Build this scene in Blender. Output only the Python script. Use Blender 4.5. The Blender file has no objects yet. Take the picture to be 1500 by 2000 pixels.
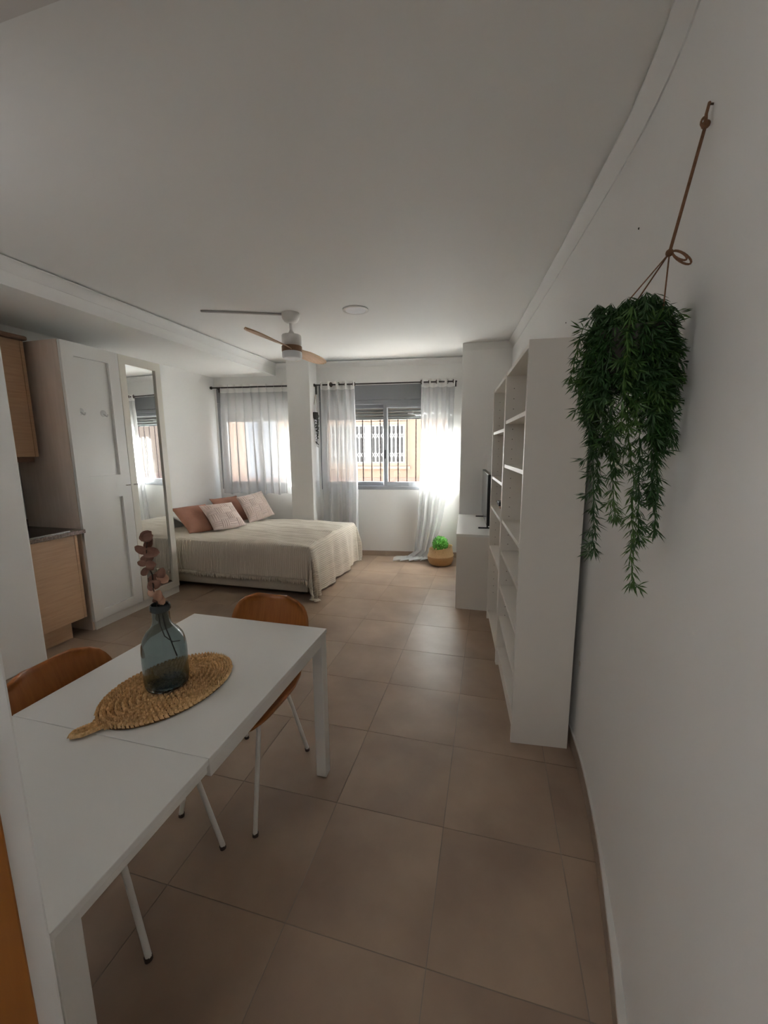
import bpy, bmesh, math, random
from mathutils import Vector, Matrix
random.seed(7)
scene = bpy.context.scene
COL = scene.collection
PI = math.pi
sin, cos = math.sin, math.cos

# ------------------------------------------------------------------ camera
CAM_H = 1.54
yaw, pitch, roll = 0.258538725, 0.157710478, -0.007733024
fwd = Vector((-sin(yaw) * cos(pitch), cos(yaw) * cos(pitch), -sin(pitch)))
rgt = Vector((cos(yaw), sin(yaw), 0))
upv = rgt.cross(fwd)
r2 = cos(roll) * rgt + sin(roll) * upv
u2 = -sin(roll) * rgt + cos(roll) * upv
cam = bpy.data.cameras.new('camera')
camo = bpy.data.objects.new('camera', cam)
COL.objects.link(camo)
camo.matrix_world = Matrix(((r2.x, u2.x, -fwd.x, 0), (r2.y, u2.y, -fwd.y, 0), (r2.z, u2.z, -fwd.z, CAM_H), (0, 0, 0, 1)))
cam.sensor_fit = 'AUTO'
cam.sensor_width = 36
cam.lens = 779.18 / 2000 * 36
cam.clip_start = 0.02
scene.camera = camo

# ------------------------------------------------------------------ far wall frame
P0 = Vector((-1.711, 5.423, 0))
FA = math.radians(7.76)
FE = Vector((cos(FA), sin(FA), 0))
FN = Vector((sin(FA), -cos(FA), 0))


def FW(s, o, z):            # s along the window wall, o towards the room, z up
    return P0 + FE * s + FN * o + Vector((0, 0, z))


# ------------------------------------------------------------------ light
world = bpy.data.worlds.new('world')
scene.world = world
world.use_nodes = True
bg = world.node_tree.nodes['Background']
bg.inputs[0].default_value = (0.80, 0.91, 1.06, 1)
bg.inputs[1].default_value = 2.8
sun = bpy.data.lights.new('sun', 'SUN')
sun.energy = 195
sun.angle = math.radians(0.6)
sun.color = (1, 0.99, 0.975)
suno = bpy.data.objects.new('sun', sun)
COL.objects.link(suno)
sdir = FE * sin(math.radians(70)) + FN * cos(math.radians(70)) + Vector((0, 0, -math.tan(math.radians(17))))
suno.rotation_euler = sdir.to_track_quat('-Z', 'Y').to_euler()
suno.location = (-8, 9, 5)
# added fill light in the hall behind the camera, brightens the near room
hall = bpy.data.lights.new('hall_fill', 'AREA')
hall.shape = 'DISK'
hall.size = 0.5
hall.energy = 4.6
hall.color = (0.98, 0.99, 1)
hallo = bpy.data.objects.new('hall_fill', hall)
COL.objects.link(hallo)
hallo.location = (-0.42, -0.9, 2.5)
# unseen fill added behind the entrance wall, lifts faces turned to the camera
kit = bpy.data.lights.new('kitchen_fill', 'POINT')
kit.shadow_soft_size = 0.22
kit.energy = 2.6
kit.color = (0.98, 0.99, 1)
kito = bpy.data.objects.new('kitchen_fill', kit)
COL.objects.link(kito)
kito.location = (-2.25, 0.62, 2.28)

vs = scene.view_settings
vs.view_transform = 'Standard'
vs.look = 'None'
vs.gamma = 1
vs.exposure = 1.55
vs.use_curve_mapping = False
scene.cycles.max_bounces = 14
scene.cycles.diffuse_bounces = 8
scene.cycles.glossy_bounces = 6
scene.cycles.transmission_bounces = 10
scene.cycles.transparent_max_bounces = 16
scene.cycles.sample_clamp_indirect = 8
scene.cycles.caustics_reflective = False
scene.cycles.caustics_refractive = False


# ------------------------------------------------------------------ materials
def new_mat(name):
    m = bpy.data.materials.new(name)
    m.use_nodes = True
    nt = m.node_tree
    return m, nt, nt.nodes['Principled BSDF'], nt.nodes['Material Output']


def mat(name, col, rough=0.5, metal=0.0, col2=None, scale=5.0, stretch=None, bump=0.0, bscale=None, detail=4, rnd=False, spec=None, bdist=0.01, coord='Object'):
    m, nt, p, out = new_mat(name)
    p.inputs['Roughness'].default_value = rough
    p.inputs['Metallic'].default_value = metal
    p.inputs['Base Color'].default_value = (*col, 1)
    if spec is not None:
        p.inputs['Specular IOR Level'].default_value = spec
    N, L = nt.nodes, nt.links
    if col2 is None and not bump:
        return m
    tc = N.new('ShaderNodeTexCoord')
    mp = N.new('ShaderNodeMapping')
    L.new(tc.outputs[coord], mp.inputs[0])
    if stretch:
        mp.inputs['Scale'].default_value = stretch
    if rnd:
        oi = N.new('ShaderNodeObjectInfo')
        ml = N.new('ShaderNodeVectorMath')
        ml.operation = 'SCALE'
        cb = N.new('ShaderNodeCombineXYZ')
        L.new(oi.outputs['Random'], cb.inputs[0])
        L.new(oi.outputs['Random'], cb.inputs[1])
        ml.inputs['Scale'].default_value = 37.0
        L.new(cb.outputs[0], ml.inputs[0])
        L.new(ml.outputs[0], mp.inputs['Location'])
    if col2 is not None:
        nz = N.new('ShaderNodeTexNoise')
        nz.inputs['Scale'].default_value = scale
        nz.inputs['Detail'].default_value = detail
        L.new(mp.outputs[0], nz.inputs['Vector'])
        rp = N.new('ShaderNodeValToRGB')
        rp.color_ramp.elements[0].position = 0.3
        rp.color_ramp.elements[1].position = 0.7
        rp.color_ramp.elements[0].color = (*col, 1)
        rp.color_ramp.elements[1].color = (*col2, 1)
        L.new(nz.outputs['Fac'], rp.inputs[0])
        L.new(rp.outputs[0], p.inputs['Base Color'])
    if bump:
        nb = N.new('ShaderNodeTexNoise')
        nb.inputs['Scale'].default_value = bscale or scale * 3
        nb.inputs['Detail'].default_value = 3
        L.new(mp.outputs[0], nb.inputs['Vector'])
        b = N.new('ShaderNodeBump')
        b.inputs['Strength'].default_value = bump
        b.inputs['Distance'].default_value = bdist
        L.new(nb.outputs['Fac'], b.inputs['Height'])
        L.new(b.outputs[0], p.inputs['Normal'])
    return m


M = {}
M['wall'] = mat('wall_paint', (0.81, 0.805, 0.79), 0.55, col2=(0.785, 0.78, 0.765), scale=1.2, bump=0.06, bscale=6, bdist=0.02)
M['ceiling'] = mat('ceiling_paint', (0.81, 0.805, 0.79), 0.6, col2=(0.795, 0.79, 0.775), scale=0.8)
M['crown'] = mat('crown_plaster', (0.75, 0.745, 0.73), 0.55)
M['beam_dark'] = mat('beam_dark', (0.64, 0.605, 0.58), 0.6)  # entrance soffit, darker and pinker than the ceiling colour
M['tile'] = mat('floor_tile', (0.36, 0.258, 0.186), 0.36, col2=(0.235, 0.162, 0.116), scale=2.6, detail=6, rnd=True, bump=0.03, bscale=9, bdist=0.01, spec=0.45)
M['grout'] = mat('grout', (0.30, 0.25, 0.205), 0.9, col2=(0.16, 0.125, 0.1), scale=1.3)
M['base'] = mat('base_tile', (0.32, 0.24, 0.18), 0.35, col2=(0.24, 0.18, 0.14), scale=4, detail=5, rnd=True)
M['white'] = mat('white_lacquer', (0.78, 0.775, 0.75), 0.32, col2=(0.765, 0.76, 0.735), scale=2)
M['shelfwhite'] = mat('white_foil', (0.77, 0.735, 0.68), 0.4, col2=(0.75, 0.715, 0.66), scale=3)
M['cream'] = mat('cream_lacquer', (0.76, 0.73, 0.65), 0.35)
M['cabside'] = mat('grey_brown_board', (0.68, 0.565, 0.495), 0.5, col2=(0.62, 0.51, 0.44), scale=6, stretch=(6, 6, 0.6))
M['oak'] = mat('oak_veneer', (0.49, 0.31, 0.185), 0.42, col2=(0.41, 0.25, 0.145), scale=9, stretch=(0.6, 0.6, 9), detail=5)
M['oakdark'] = mat('dark_oak_board', (0.20, 0.115, 0.07), 0.45, col2=(0.16, 0.09, 0.055), scale=9, stretch=(0.6, 0.6, 9))  # darker oak board of the pelmet and cornice
M['walnut'] = mat('chair_veneer', (0.38, 0.132, 0.028), 0.34, col2=(0.29, 0.094, 0.018), scale=12, stretch=(7, 0.7, 0.7), detail=5)
M['door_wood'] = mat('door_wood', (0.36, 0.13, 0.02), 0.4, col2=(0.29, 0.10, 0.015), scale=8, stretch=(6, 6, 0.5))
M['blade'] = mat('blade_wood', (0.56, 0.36, 0.21), 0.4, col2=(0.47, 0.285, 0.155), scale=9, stretch=(9, 0.7, 3), detail=5)
M['blade_dark'] = mat('hub_wood', (0.24, 0.125, 0.06), 0.4, col2=(0.19, 0.095, 0.045), scale=9)
M['fan_white'] = mat('fan_white', (0.74, 0.73, 0.71), 0.35)
M['opal'] = mat('opal_plastic', (0.82, 0.84, 0.87), 0.25)
M['duct'] = mat('grey_duct', (0.42, 0.39, 0.37), 0.5)
M['metal_white'] = mat('white_metal', (0.74, 0.73, 0.70), 0.3)
M['rubber'] = mat('brown_rubber', (0.05, 0.03, 0.022), 0.7)
M['alu'] = mat('grey_aluminium', (0.20, 0.205, 0.22), 0.42, metal=0.0, col2=(0.185, 0.19, 0.205), scale=4)
M['slat'] = mat('shutter_grey', (0.15, 0.148, 0.145), 0.55)
M['rod'] = mat('dark_rod', (0.045, 0.038, 0.036), 0.4, metal=0.5)
M['ring'] = mat('bronze_ring', (0.09, 0.06, 0.045), 0.35, metal=0.6)
M['iron'] = mat('iron_bar', (0.004, 0.003, 0.003), 0.8, spec=0.0)
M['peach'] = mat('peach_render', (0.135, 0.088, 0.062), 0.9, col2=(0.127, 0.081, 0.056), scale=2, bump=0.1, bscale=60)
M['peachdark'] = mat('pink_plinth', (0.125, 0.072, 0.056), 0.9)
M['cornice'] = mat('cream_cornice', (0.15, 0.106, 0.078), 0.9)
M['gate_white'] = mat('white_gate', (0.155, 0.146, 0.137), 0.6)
M['door_frame'] = mat('grey_door_frame', (0.10, 0.10, 0.105), 0.6)
M['darkglass'] = mat('dark_window_glass', (0.030, 0.028, 0.028), 0.6, spec=0.2)
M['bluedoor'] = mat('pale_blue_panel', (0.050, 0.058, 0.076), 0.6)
M['asphalt'] = mat('asphalt', (0.30, 0.29, 0.28), 0.9, col2=(0.24, 0.23, 0.22), scale=20)
M['granite'] = mat('granite', (0.24, 0.175, 0.145), 0.25, col2=(0.07, 0.05, 0.045), scale=90, detail=2)
M['black'] = mat('black_plastic', (0.012, 0.012, 0.013), 0.35)
M['hob'] = mat('hob_glass', (0.012, 0.012, 0.012), 0.12)
M['steel'] = mat('steel', (0.62, 0.60, 0.57), 0.25, metal=1.0)
M['splash'] = mat('kitchen_wall_tile', (0.32, 0.28, 0.235), 0.4)
M['screen'] = mat('tv_screen', (0.10, 0.105, 0.11), 0.16)
M['mirror'] = mat('mirror_glass', (0.86, 0.88, 0.87), 0.0, metal=1.0)
M['linen'] = mat('white_linen', (0.74, 0.72, 0.69), 0.9, bump=0.2, bscale=14)
M['bedbase'] = mat('beige_fabric', (0.52, 0.465, 0.385), 0.9, col2=(0.48, 0.425, 0.35), scale=60)
M['terra'] = mat('terracotta_fabric', (0.325, 0.155, 0.105), 0.9, col2=(0.275, 0.128, 0.085), scale=7, bump=0.25, bscale=11, bdist=0.02)
M['pinkknit'] = mat('pale_pink_knit', (0.66, 0.545, 0.495), 0.95, col2=(0.60, 0.49, 0.445), scale=60, bump=0.15, bscale=200, bdist=0.002)
M['fringe'] = mat('fringe_yarn', (0.66, 0.595, 0.51), 0.95)
M['straw'] = mat('seagrass_braid', (0.90, 0.64, 0.34), 0.7, col2=(0.56, 0.34, 0.15), scale=110, detail=2)
M['strawdk'] = mat('braid_core', (0.13, 0.07, 0.026), 0.9)
M['basket_lo'] = mat('basket_tan', (0.47, 0.275, 0.12), 0.75, col2=(0.38, 0.215, 0.09), scale=70, stretch=(1, 1, 3), bump=0.3, bscale=120, bdist=0.004)
M['basket_hi'] = mat('basket_pale', (0.66, 0.46, 0.25), 0.75, col2=(0.52, 0.34, 0.17), scale=70, stretch=(1, 1, 3), bump=0.5, bscale=120, bdist=0.004)
M['topiary'] = mat('topiary_leaf', (0.12, 0.46, 0.04), 0.5, col2=(0.025, 0.14, 0.01), scale=28)
M['topiary_core'] = mat('topiary_core', (0.03, 0.13, 0.012), 0.8)
M['needle'] = mat('needle_leaf', (0.030, 0.088, 0.018), 0.5, col2=(0.014, 0.05, 0.010), scale=9)
M['needle2'] = mat('needle_leaf_light', (0.065, 0.14, 0.024), 0.5, col2=(0.03, 0.08, 0.014), scale=9)
M['pot'] = mat('dark_pot', (0.03, 0.022, 0.018), 0.6)
M['rope'] = mat('jute_rope', (0.22, 0.105, 0.055), 0.9, col2=(0.14, 0.065, 0.03), scale=120)
M['dryleaf'] = mat('dry_leaf', (0.30, 0.155, 0.11), 0.6, col2=(0.21, 0.10, 0.07), scale=30)
M['dryleaf2'] = mat('dry_leaf_pale', (0.56, 0.34, 0.24), 0.6, col2=(0.45, 0.25, 0.17), scale=30)
M['stem'] = mat('dark_stem', (0.035, 0.024, 0.018), 0.7)
M['tinyleaf'] = mat('tiny_dark_leaf', (0.035, 0.034, 0.022), 0.6)
M['wire'] = mat('strap', (0.02, 0.016, 0.014), 0.7)
M['hook_clear'] = mat('hook_plastic', (0.66, 0.66, 0.65), 0.12)
M['woodblock'] = mat('wood_block', (0.46, 0.29, 0.17), 0.5)
M['plaster_edge'] = mat('ledge_plaster', (0.58, 0.56, 0.53), 0.6)
M['spot'] = mat('filler', (0.50, 0.44, 0.37), 0.8)
M['hole'] = mat('hole_dark', (0.06, 0.05, 0.045), 0.9)


def sheer(name, col, trans, transl):
    m, nt, p, out = new_mat(name)
    N, L = nt.nodes, nt.links
    p.inputs['Base Color'].default_value = (*col, 1)
    p.inputs['Roughness'].default_value = 0.9
    p.inputs['Specular IOR Level'].default_value = 0.1
    tl = N.new('ShaderNodeBsdfTranslucent')
    tl.inputs[0].default_value = (*col, 1)
    tp = N.new('ShaderNodeBsdfTransparent')
    m1 = N.new('ShaderNodeMixShader')
    m1.inputs[0].default_value = transl
    L.new(p.outputs[0], m1.inputs[1])
    L.new(tl.outputs[0], m1.inputs[2])
    m2 = N.new('ShaderNodeMixShader')
    m2.inputs[0].default_value = trans
    L.new(m1.outputs[0], m2.inputs[1])
    L.new(tp.outputs[0], m2.inputs[2])
    L.new(m2.outputs[0], out.inputs[0])
    return m


M['sheer'] = sheer('sheer_voile', (0.80, 0.80, 0.80), 0.30, 0.24)
M['sheer_band'] = sheer('voile_band', (0.90, 0.89, 0.87), 0.04, 0.30)


def thin_glass():
    m, nt, p, out = new_mat('window_glass')
    N, L = nt.nodes, nt.links
    tp = N.new('ShaderNodeBsdfTransparent')
    tp.inputs[0].default_value = (0.95, 0.97, 0.96, 1)
    gl = N.new('ShaderNodeBsdfGlossy')
    gl.inputs['Roughness'].default_value = 0.01
    lw = N.new('ShaderNodeLayerWeight')
    pw = N.new('ShaderNodeMath')
    pw.operation = 'POWER'
    pw.inputs[1].default_value = 5.0
    L.new(lw.outputs['Facing'], pw.inputs[0])
    ad = N.new('ShaderNodeMath')
    ad.operation = 'MULTIPLY_ADD'
    ad.inputs[1].default_value = 0.6
    ad.inputs[2].default_value = 0.03
    L.new(pw.outputs[0], ad.inputs[0])
    mx = N.new('ShaderNodeMixShader')
    L.new(ad.outputs[0], mx.inputs[0])
    L.new(tp.outputs[0], mx.inputs[1])
    L.new(gl.outputs[0], mx.inputs[2])
    L.new(mx.outputs[0], out.inputs[0])
    return m


M['glass'] = thin_glass()
m, nt, p, out = new_mat('smoked_glass')
p.inputs['Base Color'].default_value = (0.50, 0.57, 0.575, 1)
p.inputs['Roughness'].default_value = 0.01
p.inputs['IOR'].default_value = 1.38
p.inputs['Transmission Weight'].default_value = 1
M['bottle'] = m
M['bottle_rim'] = mat('dark_glass_rim', (0.035, 0.042, 0.043), 0.08)


def spread_mat():
    m, nt, p, out = new_mat('ribbed_bedspread')
    N, L = nt.nodes, nt.links
    p.inputs['Roughness'].default_value = 0.95
    p.inputs['Specular IOR Level'].default_value = 0.15
    uv = N.new('ShaderNodeUVMap')
    uv.uv_map = 'UVMap'
    wv = N.new('ShaderNodeTexWave')
    wv.wave_type = 'BANDS'
    wv.bands_direction = 'X'
    wv.inputs['Scale'].default_value = 14
    wv.inputs['Distortion'].default_value = 0.4
    wv.inputs['Detail'].default_value = 1
    wv.inputs['Detail Scale'].default_value = 3
    L.new(uv.outputs[0], wv.inputs['Vector'])
    nz = N.new('ShaderNodeTexNoise')
    nz.inputs['Scale'].default_value = 5
    L.new(uv.outputs[0], nz.inputs['Vector'])
    ml = N.new('ShaderNodeMath')
    ml.operation = 'MULTIPLY_ADD'
    ml.inputs[1].default_value = 0.8
    L.new(nz.outputs['Fac'], ml.inputs[0])
    L.new(wv.outputs['Fac'], ml.inputs[2])
    b = N.new('ShaderNodeBump')
    b.inputs['Strength'].default_value = 0.55
    b.inputs['Distance'].default_value = 0.006
    L.new(ml.outputs[0], b.inputs['Height'])
    L.new(b.outputs[0], p.inputs['Normal'])
    rp = N.new('ShaderNodeValToRGB')
    rp.color_ramp.elements[0].color = (0.60, 0.535, 0.45, 1)
    rp.color_ramp.elements[1].color = (0.665, 0.605, 0.52, 1)
    L.new(wv.outputs['Fac'], rp.inputs[0])
    L.new(rp.outputs[0], p.inputs['Base Color'])
    return m


M['spread'] = spread_mat()


# ------------------------------------------------------------------ mesh helpers
class MB:
    def __init__(self, T=None):
        self.v, self.f, self.uv, self.T = [], [], {}, T

    def add(self, p):
        self.v.append(tuple(self.T(*p)) if self.T else tuple(p))
        return len(self.v) - 1

    def box(self, x0, x1, y0, y1, z0, z1):
        i = [self.add(p) for p in ((x0, y0, z0), (x1, y0, z0), (x1, y1, z0), (x0, y1, z0), (x0, y0, z1), (x1, y0, z1), (x1, y1, z1), (x0, y1, z1))]
        for q in ((0, 3, 2, 1), (4, 5, 6, 7), (0, 1, 5, 4), (1, 2, 6, 5), (2, 3, 7, 6), (3, 0, 4, 7)):
            self.f.append([i[k] for k in q])
        return self

    def prism(self, poly, z0, z1):
        n = len(poly)
        a = [self.add((x, y, z0)) for x, y in poly]
        b = [self.add((x, y, z1)) for x, y in poly]
        self.f.append(a[::-1])
        self.f.append(b)
        for k in range(n):
            self.f.append([a[k], a[(k + 1) % n], b[(k + 1) % n], b[k]])
        return self

    def tube(self, path, r, seg=8, cap=True):
        path = [Vector(p) for p in path]
        rs = r if isinstance(r, (list, tuple)) else [r] * len(path)
        rings = []
        t0 = (path[1] - path[0]).normalized()
        ref = Vector((0, 0, 1)) if abs(t0.z) < 0.9 else Vector((1, 0, 0))
        n = t0.cross(ref).normalized()
        for k, pnt in enumerate(path):
            t = (path[min(k + 1, len(path) - 1)] - path[max(k - 1, 0)]).normalized()
            n = (n - t * n.dot(t)).normalized()
            b = t.cross(n)
            rings.append([self.add(pnt + rs[k] * (cos(2 * PI * j / seg) * n + sin(2 * PI * j / seg) * b)) for j in range(seg)])
        for a, b in zip(rings, rings[1:]):
            for j in range(seg):
                self.f.append([a[j], a[(j + 1) % seg], b[(j + 1) % seg], b[j]])
        if cap:
            self.f.append(rings[0][::-1])
            self.f.append(rings[-1])
        return self

    def lathe(self, prof, c=(0, 0, 0), seg=32, close=True):
        rings = []
        for r, z in prof:
            rings.append([self.add((c[0] + r * cos(2 * PI * j / seg), c[1] + r * sin(2 * PI * j / seg), c[2] + z)) for j in range(seg)])
        for a, b in zip(rings, rings[1:]):
            for j in range(seg):
                self.f.append([a[j], a[(j + 1) % seg], b[(j + 1) % seg], b[j]])
        if close:
            self.f.append(rings[0][::-1])
            self.f.append(rings[-1])
        return self

    def grid(self, fn, nu, nv, wrap=False, uvf=None):
        idx = []
        for i in range(nu + 1):
            row = []
            for j in range(nv + 1):
                k = self.add(fn(i / nu, j / nv))
                if uvf:
                    self.uv[k] = uvf(i / nu, j / nv)
                row.append(k)
            idx.append(row)
        for i in range(nu):
            for j in range(nv):
                self.f.append([idx[i][j], idx[i + 1][j], idx[i + 1][j + 1], idx[i][j + 1]])
        return idx

    def torus(self, c, ax, R, r, seg=16, sec=8):
        c, ax = Vector(c), Vector(ax).normalized()
        ref = Vector((0, 0, 1)) if abs(ax.z) < 0.9 else Vector((1, 0, 0))
        n = ax.cross(ref).normalized()
        b = ax.cross(n)
        rings = []
        for i in range(seg):
            d = cos(2 * PI * i / seg) * n + sin(2 * PI * i / seg) * b
            rings.append([self.add(c + d * (R + r * cos(2 * PI * j / sec)) + ax * (r * sin(2 * PI * j / sec))) for j in range(sec)])
        for i in range(seg):
            a, bb = rings[i], rings[(i + 1) % seg]
            for j in range(sec):
                self.f.append([a[j], a[(j + 1) % sec], bb[(j + 1) % sec], bb[j]])
        return self

    def ball(self, c, r, seg=12, rings=8, sc=(1, 1, 1)):
        top = self.add((c[0], c[1], c[2] + r * sc[2]))
        bot = self.add((c[0], c[1], c[2] - r * sc[2]))
        R = []
        for i in range(1, rings):
            a = PI * i / rings
            R.append([self.add((c[0] + r * sc[0] * sin(a) * cos(2 * PI * j / seg), c[1] + r * sc[1] * sin(a) * sin(2 * PI * j / seg), c[2] + r * sc[2] * cos(a))) for j in range(seg)])
        for j in range(seg):
            self.f.append([top, R[0][j], R[0][(j + 1) % seg]])
            self.f.append([bot, R[-1][(j + 1) % seg], R[-1][j]])
        for a, b in zip(R, R[1:]):
            for j in range(seg):
                self.f.append([a[j], b[j], b[(j + 1) % seg], a[(j + 1) % seg]])
        return self

    def mesh(self, name, off=(0, 0, 0), smooth=False, fix=True):
        me = bpy.data.meshes.new(name)
        ox, oy, oz = off
        me.from_pydata([(x - ox, y - oy, z - oz) for x, y, z in self.v], [], self.f)
        if self.uv:
            lay = me.uv_layers.new(name='UVMap')
            for lp in me.loops:
                if lp.vertex_index in self.uv:
                    lay.data[lp.index].uv = self.uv[lp.vertex_index]
        if fix:
            bm = bmesh.new()
            bm.from_mesh(me)
            bmesh.ops.recalc_face_normals(bm, faces=bm.faces)
            bm.to_mesh(me)
            bm.free()
        if smooth:
            me.polygons.foreach_set('use_smooth', [True] * len(me.polygons))
            if smooth == 'auto':
                me.set_sharp_from_angle(angle=math.radians(40))
        return me


def root_of(o):
    while o.parent:
        o = o.parent
    return o


def put(name, mb, m, parent=None, smooth=False, bevel=0.0, kind=None, label=None, cat=None, group=None, loc=None, local=False, solid=0.0, fix=True):
    """link one mesh object; mb holds world coordinates unless local"""
    if parent is not None:
        base = root_of(parent).location if not local else (0, 0, 0)
    else:
        base = loc if loc is not None else (0, 0, 0)
        if local:
            base = (0, 0, 0)
    me = mb.mesh(name, base, smooth, fix)
    o = bpy.data.objects.new(name, me)
    COL.objects.link(o)
    me.materials.append(M[m] if isinstance(m, str) else m)
    if parent is not None:
        o.parent = parent
    elif loc is not None:
        o.location = loc
    if solid:
        s = o.modifiers.new('solid', 'SOLIDIFY')
        s.thickness = solid
        s.offset = 0
    if bevel:
        b = o.modifiers.new('bevel', 'BEVEL')
        b.width = bevel
        b.segments = 2
        b.limit_method = 'ANGLE'
        b.angle_limit = math.radians(40)
    tag(o, label, cat, group, kind)
    return o


def tag(o, label=None, cat=None, group=None, kind=None):
    if label:
        o['label'] = label
    if cat:
        o['category'] = cat
    if group:
        o['group'] = group
    if kind:
        o['kind'] = kind
    return o


def thing(name, label, cat, loc, rotz=0.0, group=None):
    o = bpy.data.objects.new(name, None)
    o.empty_display_size = 0.1
    COL.objects.link(o)
    o.location = loc
    o.rotation_euler = (0, 0, rotz)
    return tag(o, label, cat, group)


def copy_tree(o, parent=None):
    c = o.copy()
    COL.objects.link(c)
    if parent:
        c.parent = parent
    for ch in list(o.children):
        copy_tree(ch, c)
    return c


def lerp(tab, x):
    if x <= tab[0][0]:
        return tab[0][1]
    for (a, va), (b, vb) in zip(tab, tab[1:]):
        if x <= b:
            return va + (vb - va) * (x - a) / (b - a)
    return tab[-1][1]


def smoothlerp(tab, x):       # catmull-rom through the table
    n = len(tab)
    if x <= tab[0][0]:
        return tab[0][1]
    if x >= tab[-1][0]:
        return tab[-1][1]
    for k in range(n - 1):
        if tab[k][0] <= x <= tab[k + 1][0]:
            h = tab[k + 1][0] - tab[k][0]
            t = (x - tab[k][0]) / h
            m0 = (tab[k + 1][1] - tab[k - 1][1]) / (tab[k + 1][0] - tab[k - 1][0]) * h if k > 0 else tab[k + 1][1] - tab[k][1]
            m1 = (tab[k + 2][1] - tab[k][1]) / (tab[k + 2][0] - tab[k][0]) * h if k < n - 2 else tab[k + 1][1] - tab[k][1]
            return (2 * t**3 - 3 * t**2 + 1) * tab[k][1] + (t**3 - 2 * t**2 + t) * m0 + (-2 * t**3 + 3 * t**2) * tab[k + 1][1] + (t**3 - t**2) * m1


# ------------------------------------------------------------------ room shell
CEIL = 2.73
XL = -3.87
YB = -2.0
WTOP = [(-2.0, 0.29), (0.0, 0.29), (0.5, 0.32), (0.8, 0.365), (1.0, 0.408), (1.2, 0.452), (1.36, 0.477), (1.5, 0.490), (1.7, 0.494), (1.9, 0.487), (2.25, 0.460), (2.92, 0.402), (4.0, 0.298), (4.93, 0.207), (6.4, 0.06)]
WBOT = [(-2.0, 0.29), (0.0, 0.29), (0.5, 0.318), (0.8, 0.366), (1.0, 0.398), (1.2, 0.422), (1.36, 0.438), (1.5, 0.450), (1.7, 0.462), (1.9, 0.468), (2.25, 0.455), (2.92, 0.402), (4.0, 0.300), (4.93, 0.210), (6.4, 0.06)]


def wx(y, z):
    t = z / CEIL
    return smoothlerp(WBOT, y) * (1 - t) + smoothlerp(WTOP, y) * t


# floor: grout slab with one object per tile
fl = put('floor', MB().box(XL - 0.1, 0.75, YB, 6.0, -0.06, -0.0018), 'grout', kind='structure')
TX, TY, TS, G = -0.1358, 0.9625, 0.4663, 0.0016
tile_mesh = MB().box(-TS / 2 + G, TS / 2 - G, -TS / 2 + G, TS / 2 - G, -0.012, 0.0).mesh('tile')
tile_mesh.materials.append(M['tile'])
xb = [TX + 0.961 * TS, TX + 0.961 * TS + 0.4663] + []
for j in range(-3, 10):
    for i in range(-9, 0):
        x, y = TX + (i + 0.5) * TS, TY + (j + 0.5) * TS
        if x + TS / 2 < XL or y > 5.95 or (y + TS / 2 < 0.2 and x < -1):
            continue
        if (FN.dot(Vector((x, y, 0)) - P0)) < -0.2:
            continue
        o = bpy.data.objects.new('tile', tile_mesh)
        COL.objects.link(o)
        o.location = (x, y, 0)
        o.parent = fl
W0 = 0.961 * TS
tile_b = MB().box(-W0 / 2 + G, W0 / 2 - G, -TS / 2 + G, TS / 2 - G, -0.012, 0.0).mesh('tile')
tile_b.materials.append(M['tile'])
W1 = 0.22
tile_c = MB().box(-W1 / 2 + G, W1 / 2 - G, -TS / 2 + G, TS / 2 - G, -0.012, 0.0).mesh('tile')
tile_c.materials.append(M['tile'])
for j in range(-3, 10):
    y = TY + (j + 0.5) * TS
    for me, x in ((tile_b, TX + W0 / 2), (tile_c, TX + W0 + W1 / 2)):
        o = bpy.data.objects.new('tile', me)
        COL.objects.link(o)
        o.location = (x, y, 0)
        o.parent = fl

# ceiling slab
put('ceiling', MB().prism([(XL - 0.12, YB), (0.80, YB), (0.30, 5.93), (-0.2, 5.86), (XL - 0.12, 5.36)], CEIL, CEIL + 0.1), 'ceiling', kind='structure')
# left beam / soffit, and the soffit over the entrance
put('ceiling_beam_left', MB().prism([(XL - 0.02, 0.86), (-2.95, 0.86), (-2.95, 5.26), (XL - 0.02, 5.14)], 2.562, CEIL + 0.002), 'ceiling', kind='structure')
put('ceiling_beam_front', MB().box(XL - 0.02, 0.60, YB + 0.02, 0.86, 2.555, CEIL + 0.002), 'beam_dark', kind='structure')
# walls
put('wall_left', MB().box(XL - 0.12, XL, YB, 5.4, 0, CEIL), 'wall', kind='structure')
put('wall_back', MB().box(XL - 0.1, 0.7, YB - 0.1, YB, 0, CEIL), 'wall', kind='structure')
mb = MB()
ys = [YB + (6.4 - YB) * k / 120 for k in range(121)]
for off in (0.0, 0.12):
    pass
idx = mb.grid(lambda a, b: (wx(YB + (6.3 - YB) * a, CEIL * b), YB + (6.3 - YB) * a, CEIL * b), 120, 6)
idx2 = mb.grid(lambda a, b: (wx(YB + (6.3 - YB) * a, CEIL * b) + 0.12, YB + (6.3 - YB) * a, CEIL * b), 120, 6)
for a, b in ((0, 0), (120, 120)):
    for j in range(6):
        mb.f.append([idx[a][j], idx[a][j + 1], idx2[a][j + 1], idx2[a][j]])
for i in range(120):
    for j in (0, 6):
        mb.f.append([idx[i][j], idx[i + 1][j], idx2[i + 1][j], idx2[i][j]])
wr = put('wall_right', mb, 'wall', kind='structure', smooth='auto')
put('filler_spot', MB().ball((wx(2.03, .473) - 0.0, 2.03, 0.473), 0.014, 10, 6, (0.35, 0.8, 1)), 'spot', wr, smooth=True)
nh = MB()
for (y, z) in ((1.75, 2.31), (2.75, 2.28), (3.05, 2.22)):
    put('nail_hole', MB().ball((wx(y, z), y, z), 0.004, 8, 5), 'hole', wr)
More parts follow.
